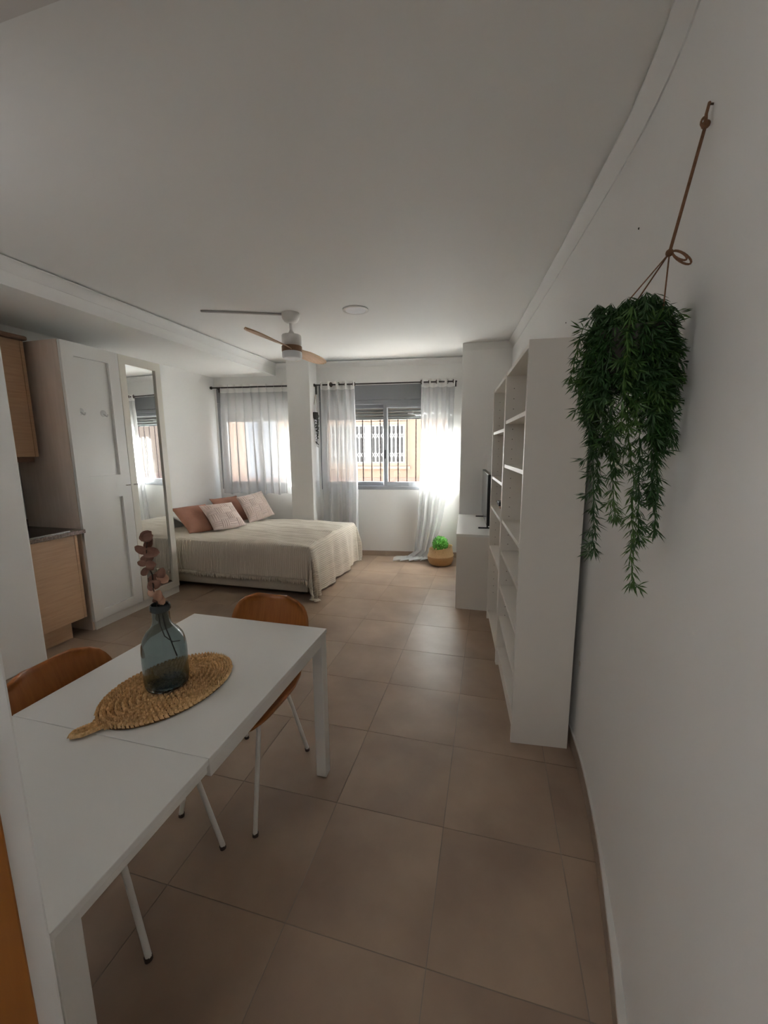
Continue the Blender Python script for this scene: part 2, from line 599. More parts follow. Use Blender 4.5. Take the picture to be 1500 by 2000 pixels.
# partition beside the kitchen and the entrance jamb
put('wall_kitchen', MB().box(XL, -3.13, 1.30, 2.03, 0, 2.56), 'wall', kind='structure', bevel=0.012)
wf = put('wall_front', MB().box(XL, -0.54, 0.16, 0.305, 0, CEIL), 'wall', kind='structure', bevel=0.004)
put('wall_hall', MB().box(-0.62, -0.545, YB, 0.16, 0, CEIL), 'wall', kind='structure')
d1 = put('door_1', MB().box(-0.545, -0.528, 0.168, 0.272, 0.0, 2.1), 'door_wood', kind='structure', bevel=0.003)
put('door_casing', MB().box(-0.55, -0.520, 0.10, 0.166, 0, 2.12), 'door_wood', d1, bevel=0.003)

# far wall with two window openings, in the wall frame (s, o, z)
S0, S1 = -2.30, 1.62
WZ0, WZ1 = 0.965, 2.40
W2 = (-0.631, 1.227)
W1w = (-2.146, -0.62 - 0.30)
T = 0.18
mb = MB(FW)
cols = [S0, W1w[0], W1w[1], W2[0], W2[1], S1]
for k in range(5):
    if k in (1, 3):
        mb.box(cols[k], cols[k + 1], -T, 0, 0, WZ0)
        mb.box(cols[k], cols[k + 1], -T, 0, WZ1, CEIL)
    else:
        mb.box(cols[k], cols[k + 1], -T, 0, 0, CEIL)
put('wall_far', mb, 'wall', kind='structure')
put('wall_pillar_middle', MB().box(-2.70, -2.366, 5.10, 5.39, 0, CEIL), 'wall', kind='structure', bevel=0.006)
put('wall_pillar_right', MB().prism([(-0.345, 4.915), (0.24, 4.93), (0.2, 5.72), (-0.385, 5.64)], 0, CEIL), 'wall', kind='structure', bevel=0.006)


# crown moulding: cove profile (distance from wall, height), with the thin dark gap under the ceiling
def crown(name, path, side):
    prof = [(0.0, 2.648), (0.006, 2.648), (0.010, 2.662), (0.022, 2.690), (0.040, 2.708), (0.046, 2.712), (0.046, 2.721), (0.0, 2.721)]
    mb = MB()
    rings = []
    n = len(path)
    for k in range(n):
        p = Vector((*path[k], 0))
        a = Vector((*path[max(k - 1, 0)], 0))
        b = Vector((*path[min(k + 1, n - 1)], 0))
        if 0 < k < n - 1:
            t1, t2 = (p - a).normalized(), (b - p).normalized()
            n1, n2 = Vector((-t1.y, t1.x, 0)) * side, Vector((-t2.y, t2.x, 0)) * side
            nn = (n1 + n2)
            nn = nn / max(nn.dot(n1), 0.2)
        else:
            t1 = (b - a).normalized()
            nn = Vector((-t1.y, t1.x, 0)) * side
        rings.append([mb.add(p + nn * d + Vector((0, 0, z))) for d, z in prof])
    m_ = len(prof)
    for a, b in zip(rings, rings[1:]):
        for j in range(m_):
            mb.f.append([a[j], a[(j + 1) % m_], b[(j + 1) % m_], b[j]])
    mb.f.append(rings[0][::-1])
    mb.f.append(rings[-1])
    return put(name, mb, 'crown', kind='structure', smooth='auto')


def fwxy(s, o=0.0):
    p = FW(s, o, 0)
    return (p.x, p.y)


rp = [(wx(y, 2.68), y) for y in [0.862 + k * (4.92 - 0.862) / 40 for k in range(41)]]
crown('trim_1', rp, 1)
crown('trim_2', [(0.21, 4.921), (-0.345, 4.915), (-0.383, 5.606)], -1)
crown('trim_3', [fwxy(1.32), fwxy(-0.64)], 1)
crown('trim_4', [fwxy(-1.02), fwxy(-1.27)], 1)
crown('trim_5', [(-2.95, 5.25), (-2.95, 0.88)], 1)

# baseboards
bb = put('baseboard_far', MB(FW).box(-0.64, 1.32, 0.0, 0.006, 0, 0.07), 'grout', kind='structure')
for k in range(5):
    a = -0.64 + k * 0.4663
    put('base_tile', MB(FW).box(a + 0.001, min(a + 0.465, 1.32), 0.0, 0.012, 0.0, 0.072), 'base', bb)
mb = MB()
bys = [0.3 + k * (4.9 - 0.3) / 92 for k in range(93)]
thick = lambda y: lerp([(0.3, 0.026), (0.95, 0.024), (1.2, 0.019), (1.45, 0.012), (1.7, 0.011), (5, 0.011)], y)
prev = None
for y in bys:
    w, t = wx(y, 0.05), thick(y)
    ring = [mb.add((w + 0.01, y, 0)), mb.add((w - t, y, 0)), mb.add((w - t, y, 0.073)), mb.add((w + 0.01, y, 0.073))]
    if prev:
        for j in range(4):
            mb.f.append([prev[j], prev[(j + 1) % 4], ring[(j + 1) % 4], ring[j]])
    prev = ring
br = put('baseboard_right', mb, 'base', kind='structure')
mb = MB()
prev = None
for y in bys:
    w, t = wx(y, 0.075), thick(y)
    ring = [mb.add((w + 0.01, y, 0.0732)), mb.add((w - t + 0.002, y, 0.0732)), mb.add((w - t + 0.004, y, 0.077)), mb.add((w + 0.01, y, 0.079))]
    if prev:
        for j in range(4):
            mb.f.append([prev[j], prev[(j + 1) % 4], ring[(j + 1) % 4], ring[j]])
    prev = ring
put('plaster_ledge', mb, 'plaster_edge', br, label='pale plaster ledge on top of the skirting')
bl = put('baseboard_left', MB().box(XL, XL + 0.012, 3.5, 5.1, 0, 0.072), 'base', kind='structure')


# ------------------------------------------------------------------ windows
def window(name, s0, s1, smid, z0=WZ0, z1=WZ1):
    mb = MB(FW)
    zb = 2.20     # bottom of shutter box
    zh = 2.125
    # outer frame
    mb.box(s0, s0 + 0.035, -0.10, 0.006, z0, zb)
    mb.box(s1 - 0.035, s1, -0.10, 0.006, z0, zb)
    mb.box(s0 + 0.035, s1 - 0.035, -0.10, 0.006, z0, z0 + 0.05)
    mb.box(s0 + 0.035, s1 - 0.035, -0.10, 0.006, zh + 0.02, zb)
    w = put(name, mb, 'alu', kind='structure', bevel=0.003)
    put('shutter_box', MB(FW).box(s0, s1, -0.175, 0.010, zb + 0.003, z1), 'alu', w, bevel=0.004)

    def sash(a, b, o0, o1):
        m_ = MB(FW)
        m_.box(a, a + 0.052, o0, o1, z0 + 0.045, zh + 0.025)
        m_.box(b - 0.052, b, o0, o1, z0 + 0.045, zh + 0.025)
        m_.box(a + 0.052, b - 0.052, o0, o1, z0 + 0.045, z0 + 0.108)
        m_.box(a + 0.052, b - 0.052, o0, o1, zh - 0.030, zh + 0.025)
        so = put('sash', m_, 'alu', w, bevel=0.003)
        put('pane', MB(FW).box(a + 0.045, b - 0.045, (o0 + o1) / 2 - 0.002, (o0 + o1) / 2 + 0.002, z0 + 0.10, zh - 0.025), 'glass', so)
        return so
    sash(s0 + 0.03, smid + 0.03, -0.085, -0.05)
    sr = sash(smid - 0.028, s1 - 0.03, -0.045, -0.008)
    put('latch', MB(FW).box(smid - 0.010, smid + 0.008, -0.008, 0.006, 1.40, 1.52), 'black', sr, bevel=0.002)
    # roller shutter, pulled down a little
    for k in range(5):
        zt = 2.17 - k * 0.043
        m_ = MB(FW)
        n = 6
        for q in range(n):
            pass
        idx = m_.grid(lambda a, b: (s0 + 0.02 + (s1 - s0 - 0.04) * a, -0.138 + 0.013 * sin(PI * b), zt - 0.041 * b), 1, 6)
        idx2 = m_.grid(lambda a, b: (s0 + 0.02 + (s1 - s0 - 0.04) * a, -0.145, zt - 0.041 * b), 1, 6)
        put('shutter_slat', m_, 'slat', w, smooth=True)
    put('shutter_rail', MB(FW).box(s0 + 0.02, s1 - 0.02, -0.15, -0.13, 1.945, 1.958), 'alu', w)
    # inner and outer sill
    put('window_sill', MB(FW).box(s0 - 0.02, s1 + 0.02, -T - 0.05, -0.10, z0 - 0.03, z0 + 0.004), 'cornice', w)
    return w


w1 = window('window_1', W1w[0], W1w[1], (W1w[0] + W1w[1]) / 2)
w2 = window('window_2', W2[0], W2[1], 0.296)
# strip of glare on one shutter slat, put in as a small white bar
put('shutter_glare', MB(FW).box(0.60, 0.68, -0.128, -0.118, 2.018, 2.030), 'white', w2)


# iron grilles outside
def grille(label, s0, s1, first, step, twist0):
    g = thing('window_grille', label, 'window grille', FW((s0 + s1) / 2, -0.16, WZ0 + 0.02), 0)
    put('rail', MB(FW).box(s0 + 0.005, s1 - 0.005, -0.166, -0.154, WZ0 + 0.03, WZ0 + 0.042), 'iron', g)
    put('rail', MB(FW).box(s0 + 0.005, s1 - 0.005, -0.166, -0.154, 2.20, 2.212), 'iron', g)
    s = first
    k = 0
    while s < s1 - 0.03:
        mb = MB(FW)
        h = 0.0055
        z0, z1 = WZ0 + 0.042, 2.20
        tw = (k + twist0) % 2 == 0
        n = 60 if tw else 2
        prev = None
        for q in range(n + 1):
            z = z0 + (z1 - z0) * q / n
            a0 = (q * 0.5) if tw else PI / 4
            hh = h * 1.45
            ring = [mb.add((s + hh * cos(a0 + j * PI / 2), -0.16 + hh * sin(a0 + j * PI / 2), z)) for j in range(4)]
            if prev:
                for j in range(4):
                    mb.f.append([prev[j], prev[(j + 1) % 4], ring[(j + 1) % 4], ring[j]])
            prev = ring
        put('bar', mb, 'iron', g)
        s += step
        k += 1
    return g


grille('black iron grille of twisted and plain bars outside the large window', W2[0], W2[1], -0.56, 0.1275, 0)
grille('iron grille outside the curtained window over the bed', W1w[0], W1w[1], -2.08, 0.1275, 1)

# ------------------------------------------------------------------ street and opposite facade
put('street', MB(FW).box(-9, 9, -8, -T, -0.5, -0.1), 'asphalt', kind='structure')
FO = -4.2
KS = (5.604 + 4.2) / 5.604
fs = lambda s: 0.963 + KS * (s - 0.963)
fz = lambda z: 1.54 + KS * (z - 1.54)
fac = thing('building', 'peach rendered house across the street with a white gated window', 'building', FW(0, FO - 0.15, -0.1))
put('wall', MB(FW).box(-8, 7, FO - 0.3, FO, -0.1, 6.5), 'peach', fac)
put('plinth', MB(FW).box(-8, 7, FO, FO + 0.03, -0.1, fz(1.135)), 'peachdark', fac)


def opp_window(s0, s1, z0, z1, n):
    w = put('window', MB(FW).box(s0 - 0.09, s1 + 0.09, FO, FO + 0.03, z0 - 0.08, z1 + 0.08), 'cornice', fac)
    put('pane', MB(FW).box(s0, s1, FO + 0.03, FO + 0.036, z0, z1), 'darkglass', w)
    put('window_frame', MB(FW).box(s0, s1, FO + 0.036, FO + 0.05, z0, z0 + 0.03).box(s0, s1, FO + 0.036, FO + 0.05, z1 - 0.03, z1).box((s0 + s1) / 2 - 0.07, (s0 + s1) / 2 + 0.07, FO + 0.036, FO + 0.05, z0 + 0.03, z1 - 0.03), 'gate_white', w)
    put('sill', MB(FW).box(s0 - 0.15, s1 + 0.15, FO, FO + 0.12, z0 - 0.14, z0 - 0.08), 'cornice', w)
    put('hood', MB(FW).box(s0 - 0.12, s1 + 0.12, FO, FO + 0.08, z1 + 0.10, z1 + 0.15), 'cornice', w)
    H = z1 - z0
    for k in range(n + 1):
        s = s0 + (s1 - s0) * k / n
        put('gate_bar', MB(FW).box(s - 0.019, s + 0.019, FO + 0.07, FO + 0.082, z0, z1), 'gate_white', w)
    for k in range(n):
        a, b = s0 + (s1 - s0) * k / n, s0 + (s1 - s0) * (k + 1) / n
        for f0, f1 in ((0.13, 0.31), (0.31, 0.13), (0.62, 0.82), (0.82, 0.62)):
            mb = MB(FW)
            za, zb_ = z0 + H * f0, z0 + H * f1
            d = 0.014
            o = FO + 0.084
            i = [mb.add(q) for q in ((a, o, za - d), (b, o, zb_ - d), (b, o, zb_ + d), (a, o, za + d), (a, o + 0.01, za - d), (b, o + 0.01, zb_ - d), (b, o + 0.01, zb_ + d), (a, o + 0.01, za + d))]
            for q in ((0, 3, 2, 1), (4, 5, 6, 7), (0, 1, 5, 4), (1, 2, 6, 5), (2, 3, 7, 6), (3, 0, 4, 7)):
                mb.f.append([i[t] for t in q])
            put('cross_bar', mb, 'gate_white', w)
    return w


opp_window(fs(-0.46), fs(0.56), fz(1.34), fz(1.862), 18)
wd = put('window', MB(FW).box(-3.75, -2.95, FO, FO + 0.03, 0.75, 2.25), 'door_frame', fac)
put('pane', MB(FW).box(-3.68, -3.38, FO + 0.03, FO + 0.04, 0.82, 2.18), 'bluedoor', wd)
put('pane', MB(FW).box(-3.32, -3.02, FO + 0.03, FO + 0.04, 0.82, 2.18), 'bluedoor', wd)


# ------------------------------------------------------------------ curtain rods, curtains
def rod(label, s0, s1, left_finial, right_finial, brackets):
    r = thing('curtain_rod', label, 'curtain rod', FW((s0 + s1) / 2, 0.09, 2.40))
    put('pole', MB().tube([FW(s0, 0.09, 2.405), FW(s1, 0.09, 2.405)], 0.0095, 10), 'rod', r, smooth='auto')
    if left_finial:
        put('finial', MB().ball(FW(s0 - 0.012, 0.09, 2.405), 0.021, 12, 8), 'rod', r, smooth=True)
    if right_finial:
        put('finial', MB().ball(FW(s1 + 0.012, 0.09, 2.405), 0.021, 12, 8), 'rod', r, smooth=True)
    for s in brackets:
        put('bracket', MB().tube([FW(s, 0.09, 2.405), FW(s, 0.05, 2.398), FW(s, 0.012, 2.385)], 0.008, 8).tube([FW(s, 0.006, 2.42), FW(s, 0.006, 2.35)], 0.012, 8), 'rod', r, smooth='auto')
    return r


rod('dark curtain rod over the window beside the bed', -2.16, -1.01, True, False, [-2.10])
rod('long dark curtain rod across the large window', -0.66, 1.26, True, False, [-0.60, 1.245])

ROD = 0.09


def curtain(label, s_top, s_rows, z_rows, folds, amp, o_rows, rings, name='curtain', grom=True, seed=0, hem_wave=0.0):
    rnd = random.Random(seed)
    ph = [rnd.uniform(-0.5, 0.5) for _ in range(64)]
    rows = len(z_rows)

    def pos(u, v):
        t = v * (rows - 1)
        k = min(int(t), rows - 2)
        f = t - k
        f = f * f * (3 - 2 * f) * 0.35 + f * 0.65
        z = z_rows[k] * (1 - f) + z_rows[k + 1] * f
        a = s_rows[k][0] * (1 - f) + s_rows[k + 1][0] * f
        b = s_rows[k][1] * (1 - f) + s_rows[k + 1][1] * f
        oo = o_rows[k][0] * (1 - f) + o_rows[k + 1][0] * f
        am = o_rows[k][1] * (1 - f) + o_rows[k + 1][1] * f
        phi = 2 * PI * folds * u + 0.6 * sin(5 * u + v * 2 + ph[0]) + 0.7 * v * sin(9 * u + ph[1])
        w = sin(phi) + 0.35 * v * sin(2.1 * phi + ph[2])
        s = a + (b - a) * (u + 0.028 * sin(phi + 1.2) * (0.5 + v))
        return s, max(oo + am * w, 0.012), z + hem_wave * v * v * sin(phi * 0.5 + 1) + (0.035 * max(0.0, v - 0.72) / 0.28 * abs(sin(phi * 0.5)) if rows > 5 else 0.0)
    c = thing(name, label, 'curtain', FW(sum(s_top) / 2, ROD, max(z_rows[-1], 0.0)))
    mb = MB(FW)
    band = 0.075
    vb = 0.11 / (z_rows[0] - z_rows[1]) / (rows - 1)
    nu = int(folds * 14)
    mb.grid(lambda u, v: pos(u, vb + (1 - vb) * v), nu, 16 * (rows - 1))
    put('drape', mb, 'sheer', c, smooth=True, fix=False)
    mb = MB(FW)
    mb.grid(lambda u, v: pos(u, vb * v), nu, 5)
    put('header_band', mb, 'sheer_band', c, smooth=True, fix=False)
    for s in rings:
        put('grommet', MB().torus(FW(s, ROD, 2.405), FE + FN * 0.55, 0.024, 0.008, 18, 8), 'ring', c, smooth=True)
    return c


curtain('short sheer white curtain on the window over the bed', (-2.05, -1.03),
        [(-2.055, -1.07), (-2.07, -1.05), (-2.085, -1.03), (-2.09, -1.03)], [2.445, 2.25, 1.5, 0.905], 9, 0.02,
        [(0.085, 0.012), (0.085, 0.02), (0.085, 0.026), (0.085, 0.03)], [], seed=3, hem_wave=0.012)
curtain('long sheer curtain hanging left of the large window behind the bed', (-0.59, -0.10),
        [(-0.59, -0.105), (-0.59, -0.095), (-0.60, -0.07), (-0.60, -0.075)], [2.447, 2.2, 1.2, 0.012], 4.5, 0.03,
        [(0.09, 0.034), (0.09, 0.044), (0.09, 0.052), (0.095, 0.055)], [-0.565, -0.435, -0.335, -0.229, -0.118], seed=5)
rc = curtain('long sheer curtain right of the large window trailing on the floor', (0.785, 1.235),
             [(0.785, 1.24), (0.785, 1.235), (0.775, 1.21), (0.745, 1.10), (0.70, 0.99), (0.58, 0.92), (0.42, 0.84)],
             [2.447, 2.2, 1.25, 0.55, 0.11, 0.022, 0.016], 4.5, 0.03,
             [(0.09, 0.034), (0.09, 0.044), (0.09, 0.052), (0.10, 0.05), (0.12, 0.05), (0.18, 0.07), (0.26, 0.11)],
             [0.80, 0.905, 1.00, 1.13, 1.22], seed=8)

# ------------------------------------------------------------------ ceiling fan, downlight, duct
FC = (-1.752, 3.436)
fan = thing('ceiling_fan', 'white ceiling fan with two wooden blades and a round lamp', 'ceiling fan', (FC[0], FC[1], CEIL))
c3 = (FC[0], FC[1], 0)
put('canopy', MB().lathe([(0.078, 2.7295), (0.079, 2.715), (0.076, 2.69), (0.060, 2.662), (0.035, 2.648), (0.02, 2.645)], c3, 32), 'fan_white', fan, smooth='auto')
put('downrod', MB().lathe([(0.014, 2.65), (0.014, 2.59), (0.020, 2.575), (0.034, 2.556), (0.040, 2.548)], c3, 24), 'fan_white', fan, smooth='auto')
put('motor_housing', MB().lathe([(0.04, 2.552), (0.082, 2.545), (0.087, 2.538), (0.087, 2.452), (0.084, 2.448)], c3, 40), 'fan_white', fan, smooth='auto')
put('hub_ring', MB().lathe([(0.084, 2.452), (0.090, 2.448), (0.090, 2.406), (0.084, 2.402)], c3, 40), 'blade_dark', fan, smooth='auto')
put('lamp', MB().lathe([(0.084, 2.404), (0.088, 2.398), (0.088, 2.36), (0.082, 2.346), (0.06, 2.339), (0.01, 2.336)], c3, 40), 'opal', fan, smooth='auto')
for sg in (-1, 1):
    mb = MB()

    def blade(u, v, off):
        r = 0.06 + 0.60 * u
        w = smoothlerp([(0, 0.048), (0.12, 0.040), (0.3, 0.058), (0.6, 0.064), (0.85, 0.054), (0.95, 0.036), (1.0, 0.006)], u)
        c = (v - 0.5) * 2
        x = c * w
        tilt = math.radians(lerp([(0, 28), (0.2, 20), (1, 11)], u))
        return (FC[0] + 0.035 * u * sg + x * cos(tilt) * sg, FC[1] + sg * r, 2.430 + x * sin(tilt) + 0.01 * (1 - c * c) * 0.6 + off)
    ia = mb.grid(lambda u, v: blade(u, v, 0.004), 30, 8)
    ib = mb.grid(lambda u, v: blade(u, v, -0.004), 30, 8)
    for i in range(30):
        mb.f.append([ia[i][0], ia[i + 1][0], ib[i + 1][0], ib[i][0]])
        mb.f.append([ia[i][8], ia[i + 1][8], ib[i + 1][8], ib[i][8]])
    for j in range(8):
        mb.f.append([ia[0][j], ia[0][j + 1], ib[0][j + 1], ib[0][j]])
        mb.f.append([ia[30][j], ia[30][j + 1], ib[30][j + 1], ib[30][j]])
    put('blade', mb, 'blade', fan, smooth='auto')
dl = thing('downlight', 'round white recessed downlight in the ceiling', 'ceiling light', (-1.168, 3.503, CEIL))
put('rim', MB().lathe([(0.088, 2.7299), (0.112, 2.7295), (0.112, 2.722), (0.104, 2.718), (0.090, 2.719), (0.086, 2.7299)], (-1.168, 3.503, 0), 40, False), 'fan_white', dl, smooth='auto')
put('diffuser', MB().lathe([(0.0885, 2.7295), (0.0885, 2.7205), (0.02, 2.7195)], (-1.168, 3.503, 0), 40), 'opal', dl, smooth='auto')
a, b = Vector((-1.825, 3.424, 0)), Vector((-2.454, 3.150, 0))
d = (b - a).normalized()
n = Vector((-d.y, d.x, 0)) * 0.012
put('cable_duct', MB().prism([tuple((a + n)[:2]), tuple((a - n)[:2]), tuple((b - n)[:2]), tuple((b + n)[:2])], CEIL - 0.014, CEIL - 0.0003), 'duct',
    label='thin grey cable duct on the ceiling running left from the fan', cat='cable duct', bevel=0.002)

# ------------------------------------------------------------------ wardrobe
WX, WY0, WY1 = -3.25, 2.505, 3.49
wd = thing('wardrobe', 'tall white wardrobe with a panelled door and a mirror door', 'wardrobe', ((XL + WX) / 2, (WY0 + WY1) / 2, 0))
put('side_panel', MB().box(XL + 0.01, WX - 0.029, WY0, WY0 + 0.018, 0, 2.40), 'cabside', wd, label='grey brown side panel')
put('side_panel', MB().box(XL + 0.01, WX - 0.029, WY1 - 0.018, WY1, 0, 2.40), 'cream', wd)
put('top_panel', MB().box(XL + 0.01, WX - 0.029, WY0 + 0.018, WY1 - 0.018, 2.382, 2.40), 'white', wd)
put('back_panel', MB().box(XL + 0.004, XL + 0.01, WY0, WY1, 0.06, 2.40), 'white', wd)
put('plinth', MB().box(WX - 0.05, WX - 0.012, WY0 + 0.018, WY1, 0, 0.072), 'white', wd)


def frame_door(y0, y1, z0, z1, stile, rails, m, name='door'):
    mb = MB()
    x0, x1 = WX - 0.027, WX
    mb.box(x0, x1, y0, y0 + stile, z0, z1)
    mb.box(x0, x1, y1 - stile, y1, z0, z1)
    for a, b in rails:
        mb.box(x0, x1, y0 + stile, y1 - stile, a, b)
    return put(name, mb, m, wd)


d1y0, d1y1 = WY0 + 0.004, 3.010
zt, zb = 2.395, 0.078
dr = frame_door(d1y0, d1y1, zb, zt, 0.098, [(zb, 0.158), (1.128, 1.325), (2.293, zt)], 'white')
for a, b in ((0.158, 1.128), (1.325, 2.293)):
    put('door_panel', MB().box(WX - 0.027, WX - 0.021, d1y0 + 0.09, d1y1 - 0.09, a - 0.008, b + 0.008), 'white', dr)
for y in (2.625, 2.828):
    hk = thing('wall_hook', 'clear adhesive hook on the white wardrobe door, ' + ('left of two' if y < 2.7 else 'right of two'), 'hook', (WX - 0.021, y, 1.855), 0, 'adhesive hooks on the wardrobe door')
    put('plate', MB(lambda a, b, c: (WX - 0.021 + c, y + a, 1.86 + b)).lathe([(0.028, 0.0), (0.028, 0.003), (0.022, 0.005), (0.004, 0.006)], (0, 0, 0), 20), 'hook_clear', hk, smooth='auto')
    put('prong', MB().tube([(WX - 0.019, y, 1.858), (WX + 0.000, y, 1.842), (WX + 0.018, y, 1.833), (WX + 0.026, y, 1.842), (WX + 0.027, y, 1.852)], 0.006, 8), 'hook_clear', hk, smooth='auto')
d2y0, d2y1 = 3.016, WY1 - 0.002
dm = frame_door(d2y0, d2y1, zb, zt, 0.066, [(zb, 0.140), (2.318, zt)], 'cream', 'mirror_door')
put('mirror', MB().box(WX - 0.024, WX - 0.017, d2y0 + 0.06, d2y1 - 0.06, 0.133, 2.325), 'mirror', dm)
for dd_, y in ((dr, 2.962), (dm, 3.045)):
    put('handle', MB().tube([(WX - 0.001, y, 1.225), (WX + 0.02, y, 1.225)], 0.005, 8).tube([(WX + 0.02, y - 0.022, 1.225), (WX + 0.02, y + 0.022, 1.225)], 0.006, 8), 'steel', dd_, smooth='auto')

# ------------------------------------------------------------------ kitchen
kb = thing('base_cabinet', 'oak kitchen base cabinet under the granite worktop', 'cabinet', (-3.56, 2.24, 0))
put('carcass', MB().box(XL + 0.01, -3.275, 2.04, 2.452, 0.15, 0.868), 'oak', kb)
put('door', MB().box(-3.272, -3.252, 2.042, 2.425, 0.155, 0.862), 'oak', kb, bevel=0.002)
put('filler_strip', MB().box(-3.272, -3.256, 2.430, 2.452, 0.155, 0.862), 'oak', kb)
put('plinth', MB().box(-3.335, -3.318, 2.04, 2.36, 0.0, 0.148), 'oak', kb)
wt = put('worktop', MB().box(XL + 0.002, -3.215, 2.034, 2.500, 0.869, 0.900), 'granite', loc=(-3.55, 2.26, 0.87), bevel=0.004,
         label='speckled brown granite worktop on the oak cabinet', cat='worktop')
put('upstand', MB().box(XL + 0.002, XL + 0.022, 2.034, 2.50, 0.900, 0.96), 'granite', wt)
hb = thing('hob', 'black glass hob with a steel front edge set in the worktop', 'hob', (-3.55, 2.24, 0.90))
put('glass_plate', MB().box(-3.80, -3.262, 2.05, 2.40, 0.9005, 0.906), 'hob', hb)
put('steel_edge', MB().box(-3.262, -3.25, 2.05, 2.40, 0.9005, 0.908), 'steel', hb)
put('backsplash', MB().box(XL + 0.001, XL + 0.006, 2.032, 2.50, 0.96, 1.50), 'splash', kind='structure')
uc = thing('wall_cabinet', 'oak kitchen wall cabinet hanging above the hob', 'cabinet', (-3.69, 2.24, 1.495))
put('carcass', MB().box(XL + 0.008, -3.552, 2.034, 2.444, 1.495, 2.385), 'oak', uc)
put('door', MB().box(-3.550, -3.530, 2.036, 2.415, 1.497, 2.382), 'oak', uc, bevel=0.002)
put('filler_strip', MB().box(-3.550, -3.534, 2.420, 2.444, 1.497, 2.382), 'oak', uc)
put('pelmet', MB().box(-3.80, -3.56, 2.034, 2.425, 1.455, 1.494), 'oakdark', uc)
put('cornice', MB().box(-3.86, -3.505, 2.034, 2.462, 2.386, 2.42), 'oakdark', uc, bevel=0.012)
put('hood_cover', MB().box(-3.80, -3.56, 2.034, 2.22, 2.421, 2.53), 'oak', uc)

# ------------------------------------------------------------------ dining table
TX0, TX1, TY0, TY1, TZ = -1.410, -0.696, 0.392, 1.592, 0.730
tb = thing('dining_table', 'white extendable dining table with a seam across the top', 'table', ((TX0 + TX1) / 2, (TY0 + TY1) / 2, 0))
put('tabletop', MB().box(TX0, TX1, 0.7935, TY1, TZ - 0.018, TZ), 'white', tb, bevel=0.0015)
put('extension_leaf', MB().box(TX0, TX1, TY0, 0.7915, TZ - 0.018, TZ), 'white', tb, bevel=0.0015)
ap = MB()
ap.box(TX0 + 0.004, TX0 + 0.022, 0.80, TY1 - 0.05, 0.668, TZ - 0.0185)
ap.box(TX1 - 0.022, TX1 - 0.004, 0.80, TY1 - 0.05, 0.668, TZ - 0.0185)
ap.box(TX0 + 0.05, TX1 - 0.05, TY1 - 0.022, TY1 - 0.004, 0.668, TZ - 0.0185)
put('apron', ap, 'metal_white', tb, bevel=0.002)
ap = MB()
ap.box(TX0 + 0.004, TX0 + 0.022, TY0 + 0.05, 0.788, 0.690, TZ - 0.0185)
ap.box(TX1 - 0.022, TX1 - 0.004, TY0 + 0.05, 0.788, 0.690, TZ - 0.0185)
ap.box(TX0 + 0.05, TX1 - 0.05, TY0 + 0.004, TY0 + 0.022, 0.690, TZ - 0.0185)
put('leaf_apron', ap, 'metal_white', tb, bevel=0.002)
for lx in (TX0 + 0.003, TX1 - 0.053):
    for ly in (TY0 + 0.003, TY1 - 0.053):
        put('leg', MB().box(lx, lx + 0.05, ly, ly + 0.05, 0.004, TZ - 0.0185), 'metal_white', tb, bevel=0.003)

# ------------------------------------------------------------------ chairs


def make_chair(label, loc, rotz):
    c = thing('dining_chair', label, 'chair', loc, rotz, 'veneer dining chairs')
    prof = [(0.0, 0.235, 0.428), (0.10, 0.20, 0.440), (0.25, 0.10, 0.442), (0.42, -0.02, 0.436), (0.55, -0.115, 0.436), (0.63, -0.175, 0.450), (0.70, -0.215, 0.490), (0.77, -0.240, 0.560), (0.86, -0.268, 0.660), (0.94, -0.296, 0.745), (1.0, -0.315, 0.800)]
    wid = [(0.0, 0.105), (0.03, 0.150), (0.08, 0.188), (0.2, 0.212), (0.45, 0.212), (0.6, 0.202), (0.7, 0.196), (0.8, 0.208), (0.88, 0.212), (0.94, 0.190), (0.975, 0.150), (1.0, 0.085)]
    fy = lambda v: smoothlerp([(a, b) for a, b, _ in prof], v)
    fz_ = lambda v: smoothlerp([(a, b) for a, _, b in prof], v)

    def shell(u, v):
        w = smoothlerp(wid, v)
        t = (u - 0.5) * 2
        e = abs(t) ** 2.6
        seat = 1 - min(max((v - 0.5) / 0.25, 0), 1)
        y, z = fy(v), fz_(v)
        ty, tz = fy(min(v + 0.01, 1)) - fy(max(v - 0.01, 0)), fz_(min(v + 0.01, 1)) - fz_(max(v - 0.01, 0))
        L = math.hypot(ty, tz) or 1
        ny, nz = tz / L, -ty / L
        curl = 0.030 * seat + 0.045 * (1 - seat)
        wc = w * (t if abs(t) < 1 else t)
        return (wc, y + ny * curl * e, z + nz * curl * e)
    mb = MB()
    mb.grid(shell, 20, 44)
    sh = put('seat_shell', mb, 'walnut', c, smooth=True, local=True, solid=0.011)
    fr = MB()
    for sy in (0.13, -0.10):
        fr.tube([(-0.13, sy, 0.418), (0.13, sy, 0.418)], 0.009, 8)
    fr.box(-0.10, 0.10, -0.12, 0.15, 0.422, 0.429)
    put('seat_frame', fr, 'metal_white', c, smooth='auto', local=True)
    for sx in (-1, 1):
        for (ty, by) in ((0.13, 0.24), (-0.10, -0.24)):
            path = [(sx * 0.10, ty, 0.418), (sx * 0.138, ty, 0.418), (sx * 0.150, ty + (by - ty) * 0.03, 0.408), (sx * 0.156, ty + (by - ty) * 0.1, 0.385), (sx * 0.178, by, 0.012)]
            lg = put('leg', MB().tube(path, 0.0095, 10), 'metal_white', c, smooth='auto', local=True)
            put('foot_cap', MB().tube([(sx * 0.178, by, 0.0), (sx * 0.1775, by - (by - ty) * 0.03, 0.014)], 0.012, 10), 'rubber', lg, smooth='auto', local=True)
    return c


